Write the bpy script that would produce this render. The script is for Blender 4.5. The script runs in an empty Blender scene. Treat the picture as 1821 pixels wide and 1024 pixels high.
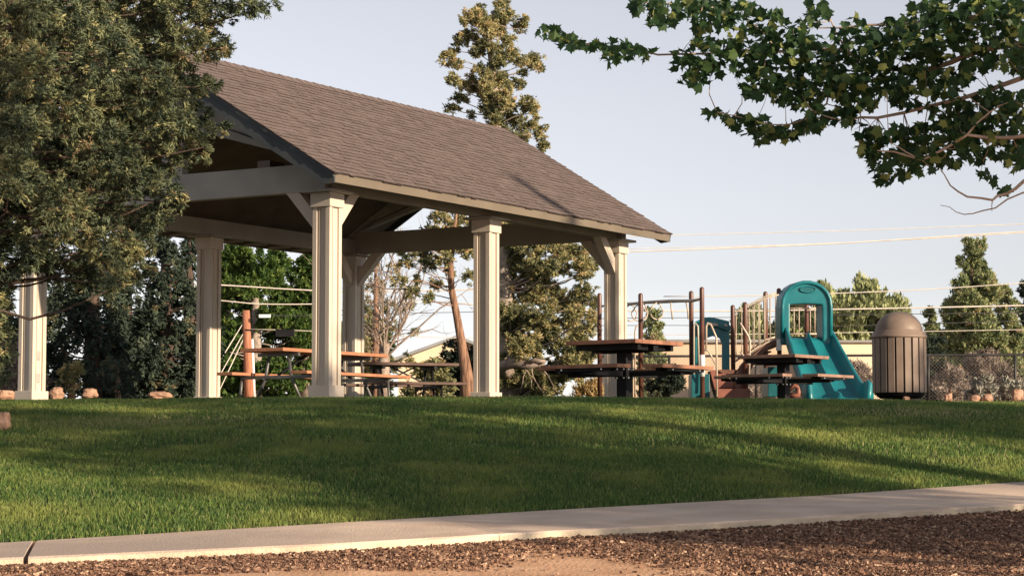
import bpy, math, random
import numpy as np
from mathutils import Vector, Matrix
R = math.radians
random.seed(7)
RNG = np.random.default_rng(11)
C = bpy.context.scene.collection
SC = bpy.context.scene

# ------------------------------------------------------------------ camera, sky, sun, exposure
EYE = -0.60                      # the pavilion floor is z = 0; the camera stands lower, below the lawn mound
PITCH = 0.0740
FPX = 3909.0                     # focal length in pixels of a 1821 px wide picture
cam_d = bpy.data.cameras.new('camera')
cam = bpy.data.objects.new('camera', cam_d); C.objects.link(cam)
cam.location = (0, 0, EYE); cam.rotation_euler = (math.pi/2 + PITCH, 0, 0)
cam_d.sensor_width = 36; cam_d.lens = FPX/1821*36
cam_d.clip_start = 0.1; cam_d.clip_end = 6000
SC.camera = cam

SUN_EL = R(14.5); SUN_H = (0.774, -0.633)
w = bpy.data.worlds.new('World'); SC.world = w; w.use_nodes = True
nt = w.node_tree; bg = nt.nodes['Background']
sk = nt.nodes.new('ShaderNodeTexSky'); sk.sky_type = 'NISHITA'; sk.sun_disc = False
sk.sun_elevation = SUN_EL; sk.sun_rotation = math.atan2(SUN_H[0], SUN_H[1])
sk.air_density = 1.0; sk.dust_density = 0.4; sk.ozone_density = 1.5; sk.altitude = 1000
hs = nt.nodes.new('ShaderNodeHueSaturation'); hs.inputs['Saturation'].default_value = 0.27
nt.links.new(sk.outputs[0], hs.inputs['Color'])
tn = nt.nodes.new('ShaderNodeMixRGB'); tn.blend_type = 'MULTIPLY'; tn.inputs[0].default_value = 1; tn.inputs[2].default_value = (1.0, .965, .995, 1)
nt.links.new(hs.outputs[0], tn.inputs[1]); nt.links.new(tn.outputs[0], bg.inputs['Color'])
bg.inputs['Strength'].default_value = 0.094
sd = bpy.data.lights.new('sun', 'SUN'); sun = bpy.data.objects.new('sun', sd); C.objects.link(sun)
sd.energy = 5.0; sd.angle = R(0.55); sd.color = (1.0, 0.81, 0.59)
v = Vector((SUN_H[0]*math.cos(SUN_EL), SUN_H[1]*math.cos(SUN_EL), math.sin(SUN_EL)))
sun.rotation_euler = v.to_track_quat('Z', 'Y').to_euler(); sun.location = v*60
SC.view_settings.view_transform = 'Standard'; SC.view_settings.look = 'None'
SC.view_settings.exposure = 0.74; SC.view_settings.gamma = 1

# ------------------------------------------------------------------ helpers
def at(px, py, d):
    """world point seen at pixel (px,py) of the 1821x1024 picture at ground distance d"""
    a = (px-910.5)/FPX; b = (512-py)/FPX
    c, s = math.cos(PITCH), math.sin(PITCH)
    Y = c-b*s; Z = s+b*c; k = d/Y
    return np.array([a*k, d, EYE+Z*k])
def ppm(d): return FPX/d
def props(o, label=None, cat=None, group=None, kind=None):
    if label: o['label'] = label
    if cat: o['category'] = cat
    if group: o['group'] = group
    if kind: o['kind'] = kind
    return o
def thing(name, label, cat, loc=(0,0,0), rotz=0, group=None, kind=None):
    o = bpy.data.objects.new(name, None); C.objects.link(o)
    o.empty_display_size = 0.2
    o.location = loc; o.rotation_euler = (0, 0, rotz)
    return props(o, label, cat, group, kind)
class MB:
    def __init__(s): s.v = []; s.f = []; s.sm = []
    def add(s, vs, fs, smooth=False):
        n = len(s.v); s.v += [tuple(float(c) for c in p) for p in vs]
        s.f += [tuple(i+n for i in f) for f in fs]; s.sm += [smooth]*len(fs); return s
    def box(s, lo, hi):
        (a,b,c),(d,e,f) = lo, hi
        return s.add([(a,b,c),(d,b,c),(d,e,c),(a,e,c),(a,b,f),(d,b,f),(d,e,f),(a,e,f)],
            [(0,3,2,1),(4,5,6,7),(0,1,5,4),(1,2,6,5),(2,3,7,6),(3,0,4,7)])
    def cbox(s, c, h): return s.box([c[i]-h[i] for i in range(3)], [c[i]+h[i] for i in range(3)])
    def prism(s, poly, ax, t0, t1):
        """poly in the two other axes (cyclic order), extruded along axis ax from t0 to t1"""
        n = len(poly); vs = []
        for t in (t0, t1):
            for p in poly:
                q = [0,0,0]; q[ax] = t; o = [i for i in range(3) if i != ax]; q[o[0]] = p[0]; q[o[1]] = p[1]; vs.append(q)
        fs = [tuple(range(n))[::-1], tuple(range(n, 2*n))]
        fs += [(i, (i+1) % n, n+(i+1) % n, n+i) for i in range(n)]
        return s.add(vs, fs)
    def bar(s, a, b, w_, h_, up=(0,0,1)):
        """rectangular bar from a to b"""
        a = Vector(a); b = Vector(b); t = (b-a).normalized(); u = Vector(up)
        x = t.cross(u).normalized(); y = x.cross(t).normalized(); vs = []
        for p in (a, b):
            for sx, sy in ((-1,-1),(1,-1),(1,1),(-1,1)): vs.append(p+x*sx*w_/2+y*sy*h_/2)
        return s.add(vs, [(0,1,2,3),(7,6,5,4),(0,4,5,1),(1,5,6,2),(2,6,7,3),(3,7,4,0)])
    def tube(s, pts, rad, n=8, cap=True):
        pts = [Vector([float(c) for c in p]) for p in pts]; m = len(pts)
        if not hasattr(rad, '__len__'): rad = [rad]*m
        t0 = (pts[1]-pts[0]).normalized(); u = Vector((0,0,1)) if abs(t0.z) < .9 else Vector((1,0,0))
        x = t0.cross(u).normalized(); vs = []
        for i, p in enumerate(pts):
            t = (pts[min(i+1, m-1)]-pts[max(i-1, 0)]).normalized()
            x = (x-t*x.dot(t)); x = x.normalized() if x.length > 1e-6 else t.orthogonal().normalized()
            y = t.cross(x)
            for k in range(n):
                a = 2*math.pi*k/n; vs.append(p+(x*math.cos(a)+y*math.sin(a))*rad[i])
        fs = [(i*n+k, i*n+(k+1) % n, (i+1)*n+(k+1) % n, (i+1)*n+k) for i in range(m-1) for k in range(n)]
        if cap: fs += [tuple(range(n))[::-1], tuple((m-1)*n+k for k in range(n))]
        return s.add(vs, fs, True)
    def lathe(s, c, prof, n=24):
        vs = []; m = len(prof)
        for r_, z in prof:
            for k in range(n):
                a = 2*math.pi*k/n; vs.append((c[0]+r_*math.cos(a), c[1]+r_*math.sin(a), c[2]+z))
        fs = [(i*n+k, i*n+(k+1) % n, (i+1)*n+(k+1) % n, (i+1)*n+k) for i in range(m-1) for k in range(n)]
        fs += [tuple(range(n))[::-1], tuple((m-1)*n+k for k in range(n))]
        return s.add(vs, fs, True)
    def build(s, name, mat, parent=None, world=False, bevel=0, kind=None):
        vs = s.v
        if world and parent is not None:
            L_ = parent.location; vs = [(x-L_[0], y-L_[1], z-L_[2]) for x, y, z in vs]
        me = bpy.data.meshes.new(name); me.from_pydata(vs, [], s.f)
        me.polygons.foreach_set('use_smooth', s.sm); me.materials.append(mat); me.update()
        o = bpy.data.objects.new(name, me); C.objects.link(o)
        if parent is not None: o.parent = parent
        if bevel:
            b = o.modifiers.new('bevel', 'BEVEL'); b.width = bevel; b.segments = 2; b.limit_method = 'ANGLE'; b.angle_limit = R(40)
        if kind: o['kind'] = kind
        return o
def npmesh(name, verts, nv, mat, parent=None, tint=None, smooth=False, mats=None, midx=None):
    """mesh of equal faces with nv corners each, verts (F*nv,3)"""
    F = len(verts)//nv
    me = bpy.data.meshes.new(name)
    me.vertices.add(len(verts)); me.vertices.foreach_set('co', np.ascontiguousarray(verts, dtype=np.float32).ravel())
    me.loops.add(F*nv); me.loops.foreach_set('vertex_index', np.arange(F*nv, dtype=np.int32))
    me.polygons.add(F); me.polygons.foreach_set('loop_start', np.arange(F, dtype=np.int32)*nv)
    me.materials.append(mat)
    if tint is not None:
        at_ = me.attributes.new('tint', 'FLOAT', 'FACE'); at_.data.foreach_set('value', tint.astype(np.float32))
    me.update(calc_edges=True)
    o = bpy.data.objects.new(name, me); C.objects.link(o)
    if parent is not None: o.parent = parent
    return o
def copy_tree(o, parent=None):
    c = o.copy(); C.objects.link(c); c.parent = parent
    for ch in list(o.children): copy_tree(ch, c)
    return c

# ------------------------------------------------------------------ materials
def newmat(name):
    m = bpy.data.materials.new(name); m.use_nodes = True
    return m, m.node_tree, m.node_tree.nodes['Principled BSDF']
def tex_mat(name, c1, c2, scale=3.0, rough=0.8, bump=0.0, bscale=None, tint=0.0, spec=0.3, stretch=None, metal=0, detail=6, c3=None, contrast=(.35,.65)):
    m, t, b = newmat(name); N = t.nodes; Lk = t.links
    tc = N.new('ShaderNodeTexCoord'); mp = N.new('ShaderNodeMapping'); Lk.new(tc.outputs['Object'], mp.inputs[0])
    if stretch: mp.inputs['Scale'].default_value = stretch
    no = N.new('ShaderNodeTexNoise'); no.inputs['Scale'].default_value = scale; no.inputs['Detail'].default_value = detail
    Lk.new(mp.outputs[0], no.inputs['Vector'])
    cr = N.new('ShaderNodeValToRGB'); Lk.new(no.outputs['Fac'], cr.inputs[0])
    cr.color_ramp.elements[0].position = contrast[0]; cr.color_ramp.elements[0].color = (*c1, 1)
    cr.color_ramp.elements[1].position = contrast[1]; cr.color_ramp.elements[1].color = (*c2, 1)
    out = cr.outputs[0]
    if c3:
        n2 = N.new('ShaderNodeTexNoise'); n2.inputs['Scale'].default_value = scale*.13; n2.inputs['Detail'].default_value = 5
        Lk.new(mp.outputs[0], n2.inputs['Vector'])
        r2 = N.new('ShaderNodeValToRGB'); r2.color_ramp.elements[0].position = .5; r2.color_ramp.elements[1].position = .62
        Lk.new(n2.outputs['Fac'], r2.inputs[0])
        mx = N.new('ShaderNodeMixRGB'); Lk.new(r2.outputs[0], mx.inputs[0]); Lk.new(out, mx.inputs[1]); mx.inputs[2].default_value = (*c3, 1); out = mx.outputs[0]
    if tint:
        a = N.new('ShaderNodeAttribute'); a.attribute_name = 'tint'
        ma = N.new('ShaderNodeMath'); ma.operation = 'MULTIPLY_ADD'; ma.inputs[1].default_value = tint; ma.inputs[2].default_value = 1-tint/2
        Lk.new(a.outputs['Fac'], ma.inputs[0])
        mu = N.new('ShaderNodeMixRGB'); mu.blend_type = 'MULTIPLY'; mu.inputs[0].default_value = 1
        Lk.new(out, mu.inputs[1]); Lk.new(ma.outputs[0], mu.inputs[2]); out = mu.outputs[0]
    Lk.new(out, b.inputs['Base Color'])
    b.inputs['Roughness'].default_value = rough; b.inputs['Specular IOR Level'].default_value = spec; b.inputs['Metallic'].default_value = metal
    if bump:
        nb = N.new('ShaderNodeTexNoise'); nb.inputs['Scale'].default_value = bscale or scale*6; nb.inputs['Detail'].default_value = 5
        Lk.new(mp.outputs[0], nb.inputs['Vector'])
        bp = N.new('ShaderNodeBump'); bp.inputs['Strength'].default_value = bump; bp.inputs['Distance'].default_value = .02
        Lk.new(nb.outputs['Fac'], bp.inputs['Height']); Lk.new(bp.outputs[0], b.inputs['Normal'])
    return m
def leaf_mat(name, stops, trans=0.25, rough=0.6, patch=None):
    """stops: colours along the per-leaf tint 0..1"""
    m, t, b = newmat(name); N = t.nodes; Lk = t.links
    a = N.new('ShaderNodeAttribute'); a.attribute_name = 'tint'
    cr = N.new('ShaderNodeValToRGB'); e = cr.color_ramp.elements
    for i, (p, c) in enumerate(stops):
        if i < 2: e[i].position = p; e[i].color = (*c, 1)
        else: q = e.new(p); q.color = (*c, 1)
    Lk.new(a.outputs['Fac'], cr.inputs[0]); out = cr.outputs[0]
    if patch:
        sc_, c_, lo, hi = patch
        tc = N.new('ShaderNodeTexCoord'); no = N.new('ShaderNodeTexNoise'); no.inputs['Scale'].default_value = sc_; no.inputs['Detail'].default_value = 4
        Lk.new(tc.outputs['Object'], no.inputs['Vector'])
        r2 = N.new('ShaderNodeValToRGB'); r2.color_ramp.elements[0].position = lo; r2.color_ramp.elements[1].position = hi
        Lk.new(no.outputs['Fac'], r2.inputs[0])
        mx = N.new('ShaderNodeMixRGB'); Lk.new(r2.outputs[0], mx.inputs[0]); Lk.new(out, mx.inputs[1]); mx.inputs[2].default_value = (*c_, 1); out = mx.outputs[0]
    Lk.new(out, b.inputs['Base Color']); b.inputs['Roughness'].default_value = rough; b.inputs['Specular IOR Level'].default_value = .25
    tr = N.new('ShaderNodeBsdfTranslucent'); Lk.new(out, tr.inputs['Color'])
    mi = N.new('ShaderNodeMixShader'); mi.inputs[0].default_value = trans
    Lk.new(b.outputs[0], mi.inputs[1]); Lk.new(tr.outputs[0], mi.inputs[2]); Lk.new(mi.outputs[0], N['Material Output'].inputs['Surface'])
    return m
M = {}
M['cream'] = tex_mat('cream_paint', (.50,.435,.365), (.58,.51,.43), 2.0, .55, .06, 30, stretch=(1,1,.3))
M['beam'] = tex_mat('taupe_beam_paint', (.33,.315,.29), (.39,.375,.345), 2.0, .6, .05, 30)
M['fascia'] = tex_mat('dark_fascia_paint', (.13,.105,.078), (.165,.135,.10), 1.5, .5, .08, 20)
M['rake'] = tex_mat('shade_toned_rake_paint', (.040,.047,.052), (.060,.068,.074), 1.5, .5, .08, 20)  # fascia paint made darker and bluer; the gable shade is in its colour
M['ceiling'] = tex_mat('brown_ceiling_boards', (.12,.098,.086), (.165,.135,.118), 3, .8, .05)
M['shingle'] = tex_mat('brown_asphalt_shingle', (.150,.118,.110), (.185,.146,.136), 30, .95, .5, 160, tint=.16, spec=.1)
M['concrete'] = tex_mat('pale_concrete', (.62,.47,.365), (.78,.61,.48), 2.2, .9, .35, 60, c3=(.46,.37,.31), spec=.2)
M['conc_edge'] = tex_mat('kerb_concrete', (.55,.45,.33), (.68,.58,.44), 6, .9, .4, 40, spec=.2)
M['soil'] = tex_mat('lawn_soil', (.02,.035,.012), (.035,.055,.02), 5, 1, .3, 30)
M['dirt'] = tex_mat('sandy_orange_dirt', (.50,.28,.16), (.70,.43,.27), 3, 1, .6, 40)
M['dry'] = tex_mat('dry_ground', (.22,.13,.075), (.32,.20,.12), 2, 1, .4, 20)
M['plank'] = tex_mat('cedar_brown_plank', (.32,.14,.075), (.44,.20,.115), 5, .6, .1, 30, stretch=(1,1,1))
M['plank_mid'] = tex_mat('dull_cedar_plank', (.25,.115,.072), (.36,.175,.11), 5, .65, .1, 30)
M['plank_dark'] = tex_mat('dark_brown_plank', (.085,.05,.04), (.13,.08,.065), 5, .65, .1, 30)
M['plank_shaded'] = tex_mat('shade_darkened_plank', (.20,.12,.09), (.30,.185,.14), 5, .7, .1, 30)  # cedar planks greyed and darkened; the farther table's shade is in the colour
M['black'] = tex_mat('black_coated_steel', (.008,.008,.009), (.014,.014,.016), 5, .55, 0, spec=.15)
M['steel'] = tex_mat('grey_steel_tube', (.10,.10,.10), (.16,.155,.15), 8, .45, 0, metal=.4)
M['bolt'] = tex_mat('bright_bolt_steel', (.5,.5,.5), (.7,.7,.7), 8, .3, 0, metal=.7)
M['post'] = tex_mat('brown_coated_post', (.085,.035,.025), (.13,.055,.038), 6, .4, 0, spec=.5)
M['teal'] = tex_mat('teal_moulded_plastic', (.006,.125,.150), (.014,.18,.21), 2.5, .35, .04, 40, spec=.5)
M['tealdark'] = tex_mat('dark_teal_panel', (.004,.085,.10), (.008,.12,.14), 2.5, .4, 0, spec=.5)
M['pipe'] = tex_mat('beige_coated_pipe', (.42,.34,.27), (.52,.43,.34), 6, .4, 0, spec=.5)
M['deck'] = tex_mat('brown_vinyl_deck', (.12,.055,.04), (.17,.08,.058), 6, .6, 0)
M['redbox'] = tex_mat('rust_brown_plastic_step', (.20,.075,.055), (.28,.11,.08), 5, .5, 0)
M['can'] = tex_mat('taupe_bin_plastic', (.19,.14,.112), (.235,.178,.142), 5, .5, .04, 30)
M['bark'] = tex_mat('stringy_juniper_bark', (.13,.07,.045), (.36,.21,.14), 9, .95, .9, 30, stretch=(3,3,.35))
M['barkdark'] = tex_mat('dark_brown_bark', (.05,.035,.028), (.13,.09,.07), 9, .95, .8, 30, stretch=(3,3,.35))
M['barkgrey'] = tex_mat('grey_branch_bark', (.20,.16,.13), (.38,.32,.27), 8, .95, .4, 30)
M['barkpale'] = tex_mat('pale_dead_wood', (.22,.17,.14), (.38,.30,.25), 8, .95, .4, 30)
M['barktan'] = tex_mat('smooth_tan_branch', (.32,.23,.17), (.48,.36,.27), 8, .8, .2, 30)
M['polewood'] = tex_mat('red_brown_pole_wood', (.28,.11,.06), (.45,.20,.12), 6, .9, .5, 30, stretch=(4,4,.4))
M['rock'] = tex_mat('rusty_lava_rock', (.25,.14,.09), (.45,.28,.20), 6, .95, .9, 14)
M['stucco'] = tex_mat('tan_stucco', (.50,.38,.27), (.58,.45,.33), .8, .9, .2, 30)
M['stuccow'] = tex_mat('cream_stucco', (.66,.55,.40), (.74,.62,.46), .8, .9, .1, 30)
M['trim'] = tex_mat('grey_roof_trim', (.20,.20,.20), (.27,.27,.26), 1, .7)
M['metalroof'] = tex_mat('pale_grey_metal_roof', (.22,.23,.24), (.28,.29,.30), 1, .5)
M['glass'] = tex_mat('dark_window_glass', (.03,.035,.04), (.05,.055,.06), 1, .1, spec=.6)
M['cable'] = tex_mat('pale_weathered_cable', (.55,.50,.45), (.68,.62,.55), 2, .5)
M['cabledark'] = tex_mat('dark_cable', (.05,.05,.055), (.08,.08,.085), 2, .6)
M['fence'] = tex_mat('dark_fence_pipe', (.03,.03,.03), (.05,.05,.05), 3, .5, metal=.3)
M['white'] = tex_mat('white_plastic_conduit', (.7,.7,.68), (.8,.8,.78), 2, .4)
M['grass'] = leaf_mat('grass_blades', [(0,(.032,.080,.030)), (.5,(.125,.215,.055)), (.9,(.33,.38,.095)), (1,(.50,.43,.22))], .42, .5, patch=(1.3,(.36,.39,.11),.46,.78))
M['juniper'] = leaf_mat('juniper_foliage', [(0,(.042,.064,.042)), (.4,(.135,.165,.095)), (.75,(.26,.28,.14)), (.95,(.44,.40,.19)), (1,(.40,.29,.17))], .15, .7, patch=(2.2,(.40,.35,.15),0.62,.82))
M['junigold'] = leaf_mat('golden_green_conifer_foliage', [(0,(.075,.095,.055)), (.4,(.26,.26,.125)), (.75,(.52,.46,.22)), (1,(.58,.42,.25))], .25, .7)
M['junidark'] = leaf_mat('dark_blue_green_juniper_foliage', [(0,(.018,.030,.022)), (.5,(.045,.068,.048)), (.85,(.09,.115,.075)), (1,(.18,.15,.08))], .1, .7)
M['broad'] = leaf_mat('broadleaf_foliage', [(0,(.025,.055,.012)), (.5,(.065,.12,.025)), (1,(.15,.20,.045))], .25, .6)
M['poplar'] = leaf_mat('pale_green_foliage', [(0,(.14,.17,.08)), (.5,(.29,.32,.15)), (1,(.46,.46,.23))], .2, .6)
M['junipale'] = leaf_mat('yellow_green_juniper_foliage', [(0,(.11,.15,.07)), (.5,(.26,.30,.14)), (.9,(.42,.42,.21)), (1,(.42,.28,.19))], .12, .7)
M['maple'] = leaf_mat('maple_leaves', [(0,(.022,.056,.028)), (.6,(.055,.115,.042)), (.9,(.12,.19,.06)), (1,(.34,.38,.12))], .5, .45)
M['sage'] = leaf_mat('grey_sagebrush_leaves', [(0,(.22,.21,.18)), (.6,(.38,.37,.31)), (1,(.52,.50,.42))], .1, .8)
M['dead'] = leaf_mat('dry_brush_twigs', [(0,(.16,.12,.10)), (.6,(.31,.25,.21)), (1,(.48,.40,.33))], .05, .9)
M['straw'] = leaf_mat('dry_yellow_grass', [(0,(.22,.15,.06)), (1,(.50,.36,.17))], .2, .8)
M['chip'] = leaf_mat('bark_mulch_chips', [(0,(.05,.029,.021)), (.45,(.215,.118,.078)), (.8,(.43,.28,.19)), (1,(.78,.58,.42))], 0, .9)

# ------------------------------------------------------------------ terrain, path
def interp(x, xs, ys): return np.interp(x, xs, ys)
FX = [-40,-8,-3.40,-1.19,.36,1.27,2.34,4.08,8,12,40]
FY = [13.5,14.1,14.6,15.0,15.8,16.3,16.95,17.95,20.6,24,50]
FZ = [0]*11
_pf = [(-3.40,14.6,963),(-1.19,15.0,927.5),(.36,15.8,904),(1.27,16.3,892),(2.34,16.95,880),(4.08,17.95,856)]
_pn = [(-3.10,13.35,990),(-1.08,13.6,964),(.325,14.2,941),(1.14,14.6,930),(2.08,15.1,916),(3.65,16.05,895)]
zf = [EYE-(y-801.6)/3914*d for _, d, y in _pf]; zn = [EYE-(y-801.6)/3914*d for _, d, y in _pn]
FZ = [zf[0]-.25, zf[0]-.1]+zf+[zf[-1]+.1, zf[-1]+.15, zf[-1]+.3]
NX = [-40,-8]+[p[0] for p in _pn]+[7.3,10.9,38.5]
NY = [12.25,12.85]+[p[1] for p in _pn]+[18.7,22.4,48.4]
NZ = [zn[0]-.25, zn[0]-.1]+zn+[zn[-1]+.1, zn[-1]+.15, zn[-1]+.3]
YAW = 0.5454
LV = np.array([math.sin(YAW), math.cos(YAW)]); NV = np.array([math.cos(YAW), -math.sin(YAW)])
A0 = np.array([-2.2394, 26.8498])
BAY, WID, CW = 3.7184, 4.8808, .257
def sstep(t): t = np.clip(t, 0, 1); return t*t*(3-2*t)
def Zback(x, y):
    plane = -.6+.0233*np.minimum(y, 125)
    dx, dy = x-A0[0], y-A0[1]
    a = dx*LV[0]+dy*LV[1]; b = -(dx*NV[0]+dy*NV[1])
    out = np.sqrt(np.maximum(np.maximum(-1.0-a, a-9.0), 0)**2+np.maximum(np.maximum(-3.6-b, b-6), 0)**2)
    k = sstep(out/2.0)
    return plane*k+np.minimum(plane, 0.0)*(1-k)
def G(x, y):
    """ground height"""
    x = np.asarray(x, float); y = np.asarray(y, float)
    yf, zf_ = interp(x, FX, FY), interp(x, FX, FZ); yn, zn_ = interp(x, NX, NY), interp(x, NX, NZ)
    zb = Zback(x, y)
    YC = 24.8
    zc = -.6+interp(x, [-6,-3,0,2,4,6], [.0216,.0229,.0234,.0229,.0220,.0201])*YC
    t = np.clip((y-yf)/(YC-yf), 0, 1)
    lawn = zf_-.015+(zc-zf_+.015)*(1-(1-t)**1.55) + .02*np.sin(x*1.3+y*.9)*np.sin(y*.7-x*.5)*t*(1-t)*4
    t2 = sstep((y-YC)/3.5)
    lawn = np.where(y > YC, zc*(1-t2)+zb*t2, lawn)
    lawn = np.where(y > YC, np.minimum(lawn, zc+(.0232*(y-YC))), lawn)
    tm = np.clip((yn-y)/np.maximum(yn-12.3, .2), 0, 1)
    z12 = -1.33
    mul = (zn_-.055)*(1-tm)+z12*tm
    mul = np.where(y < 12.3, z12-(12.3-np.maximum(y, 0))*.05, mul)
    mul = mul + .018*np.sin(x*3.1+y)*np.sin(y*2.7)*tm
    tp = np.clip((y-yn)/(yf-yn), 0, 1)
    pth = zn_*(1-tp)+zf_*tp-.07
    return np.where(y >= yf, lawn, np.where(y <= yn, mul, pth))
xs = np.concatenate([[-3000,-600,-200,-100], np.arange(-60,-9,3.), np.arange(-9,9,.3), np.arange(9,60,3.), [60,100,200,600,3000]])
rows = []
for fr in np.concatenate([np.linspace(0,.7,8), np.linspace(.75,.999,14)]): rows.append(('m', fr))
for fr in (0.0, .02, .5, .98, 1.0): rows.append(('p', fr))
for fr in np.linspace(0.004,1,30): rows.append(('l', fr))
for yy in list(np.arange(25.5,42,.7))+[44,47,50,55,60,70,80,100,125,160,250,500,1200,3500]: rows.append(('b', yy))
V_ = []; zone = []
for k, fr in rows:
    yf, yn = interp(xs, FX, FY), interp(xs, NX, NY)
    ytop = np.maximum(24.8, yf+.5)
    if k == 'm': y = -60+(yn+60)*(fr**.35 if fr < .75 else fr**.35)
    elif k == 'p': y = yn+(yf-yn)*fr
    elif k == 'l': y = yf+(ytop-yf)*fr
    else: y = np.maximum(fr, ytop+ (fr-24.8)*.02)
    if k == 'm': y = np.minimum(y, yn-.002)
    z = G(xs, y)
    if k == 'p' and fr in (0.0,): z = G(xs, yn-.001)
    V_ += [(a, b, c) for a, b, c in zip(xs, y, z)]; zone.append(k)
nx = len(xs); mb = MB(); mb.v = [tuple(map(float, p)) for p in V_]
for j in range(len(rows)-1):
    for i in range(nx-1):
        mb.f.append((j*nx+i, j*nx+i+1, (j+1)*nx+i+1, (j+1)*nx+i)); mb.sm.append(True)
gr = mb.build('ground', M['dirt']); gr['kind'] = 'structure'
gr.data.materials.append(M['soil']); gr.data.materials.append(M['dry'])
mi = []
for j in range(len(rows)-1):
    for i in range(nx-1):
        xm = .5*(xs[i]+xs[i+1]); ym = V_[j*nx+i][1]
        if zone[j] in 'mp': mi.append(0)
        elif ym > 29.5 and (xm < -6.9 or ym > 46 or (xm > 4.5 and ym > 40)): mi.append(2)
        else: mi.append(1)
gr.data.polygons.foreach_set('material_index', mi)

# concrete path: slabs with real joints, kerb edge along the mulch
pth = thing('path', None, None, (0,0,0)); pth['kind'] = 'structure'
mb = MB(); me_ = MB()
# run along the path by x
px_ = np.arange(-14, 9.01, .2)
joints = [-7.6, -5.3, -3.16, -.55, 2.3, 5.6, 7.6]
segs = []; cur = [-14.0]
for x in px_[1:]:
    pass
edges = [-14.0]+joints+[9.0]
for a, b in zip(edges[:-1], edges[1:]):
    g = .004
    ga = .028 if abs(a+3.16) < .01 else g; gb_ = .028 if abs(b+3.16) < .01 else g
    X = np.linspace(a+ga/2, b-gb_/2, max(3, int((b-a)/.15)))
    n = len(X)
    mS = interp(X, [-4, 0, 2, 5], [.13, .36, .58, .68])
    yf, zf_ = interp(X, FX, FY), interp(X, FX, FZ)
    Xn = X+mS*(yf-interp(X, NX, NY))*.95
    yn, zn_ = interp(Xn, NX, NY), interp(Xn, NX, NZ)
    rowsP = []
    jit = .006*np.sin(X*9)+.004*np.sin(X*23)
    prof = [(0,-.10),(0,-.012),(.008,0),(.5,.004),(.99,0),(1.0,-.01),(1.0,-.1)]
    for fr, dz in prof:
        rowsP.append([(Xn[i]+(X[i]-Xn[i])*fr, yn[i]+(yf[i]-yn[i])*fr+(jit[i] if fr in (0,1.0) else 0), zn_[i]+(zf_[i]-zn_[i])*fr+dz) for i in range(n)])
    vs = [p for r_ in rowsP for p in r_]
    fs = [(j*n+i, j*n+i+1, (j+1)*n+i+1, (j+1)*n+i) for j in range(1, len(prof)-1) for i in range(n-1)]
    m_ = len(prof)
    fs += [tuple(j*n for j in range(m_)), tuple(j*n+n-1 for j in range(m_))[::-1]]
    mb.add(vs, fs)
    me_.add([(p[0], p[1], p[2]) for r_ in rowsP[:2] for p in r_], [(i, i+1, n+i+1, n+i) for i in range(n-1)])
mb.build('paving', M['concrete'], pth); me_.build('kerb_face', M['conc_edge'], pth)

# ------------------------------------------------------------------ lawn blades and mulch chips (stuff)
def blades(x, y, z, h, wd, lean, rng, tint):
    n = len(x); an = rng.uniform(0, 2*np.pi, n); la = rng.uniform(0, 2*np.pi, n)
    ca, sa = np.cos(an)*wd/2, np.sin(an)*wd/2
    lx, ly = np.cos(la)*lean*h, np.sin(la)*lean*h
    P = np.stack([x, y, z], 1); S_ = np.stack([ca, sa, 0*ca], 1)
    Mid = P+np.stack([lx*.35, ly*.35, h*.55], 1); Top = P+np.stack([lx, ly, h], 1)
    q = np.stack([P-S_, P+S_, Mid+S_*.8, Mid-S_*.8], 1)
    q2 = np.stack([Mid-S_*.8, Mid+S_*.8, Top+S_*.15, Top-S_*.15], 1)
    return np.concatenate([q, q2], 0).reshape(-1, 3), np.concatenate([tint, tint])
def lawn(n, y0, y1, hw, h0, h1, wd, rng, xl=None):
    y = rng.uniform(0, 1, n)**.9*(y1-y0)+y0; x = rng.uniform(-1, 1, n)*(y*.24+hw)
    if xl: x = rng.uniform(xl[0], xl[1], n)
    yf = interp(x, FX, FY)
    k = y > yf+.005-.02*rng.uniform(0, 1, n); x, y = x[k], y[k]
    pa = (x-A0[0])*LV[0]+(y-A0[1])*LV[1]; pb = -((x-A0[0])*NV[0]+(y-A0[1])*NV[1])
    k = ~((pa > -.55) & (pa < 8.2) & (pb > -.5) & (pb < 5.6)); x, y = x[k], y[k]
    z = G(x, y); pat = .5+.5*np.sin(x*2.3+1.7*np.sin(y*1.9))*np.sin(y*3.1+2*np.sin(x*1.3))
    h = rng.uniform(h0, h1, len(x))*(.8+.35*pat); t = np.clip(rng.normal(.45, .2, len(x)) + .12*(pat-.5), 0, .93)
    dry = rng.uniform(0, 1, len(x)) < .025; t[dry] = 1
    # long dry bent wisps near the left path edge and worn dry patch on the left
    dp = np.exp(-(((x+3.6)/1.0)**2+((y-20.6)/.5)**2)); t = np.where(rng.uniform(0, 1, len(x)) < dp*.5, 1, t)
    dp = np.exp(-(((x-4.1)/.8)**2+((y-22.4)/.5)**2)); t = np.where(rng.uniform(0, 1, len(x)) < dp*.5, 1, t)
    return blades(x, y, z, h, wd*rng.uniform(.7, 1.3, len(x)), rng.uniform(.1, .75, len(x)), rng, t)
vv, tt = zip(lawn(180000, 14.2, 18.6, .5, .022, .044, .0058, RNG), lawn(260000, 18, 27.0, .6, .024, .045, .0075, RNG), lawn(40000, 26.5, 42, .6, .03, .06, .012, RNG))
go = npmesh('lawn_grass', np.concatenate(vv), 4, M['grass'], None, np.concatenate(tt)); props(go, 'mown green lawn grass growing over the low mound below the pavilion', 'grass', kind='stuff')

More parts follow.
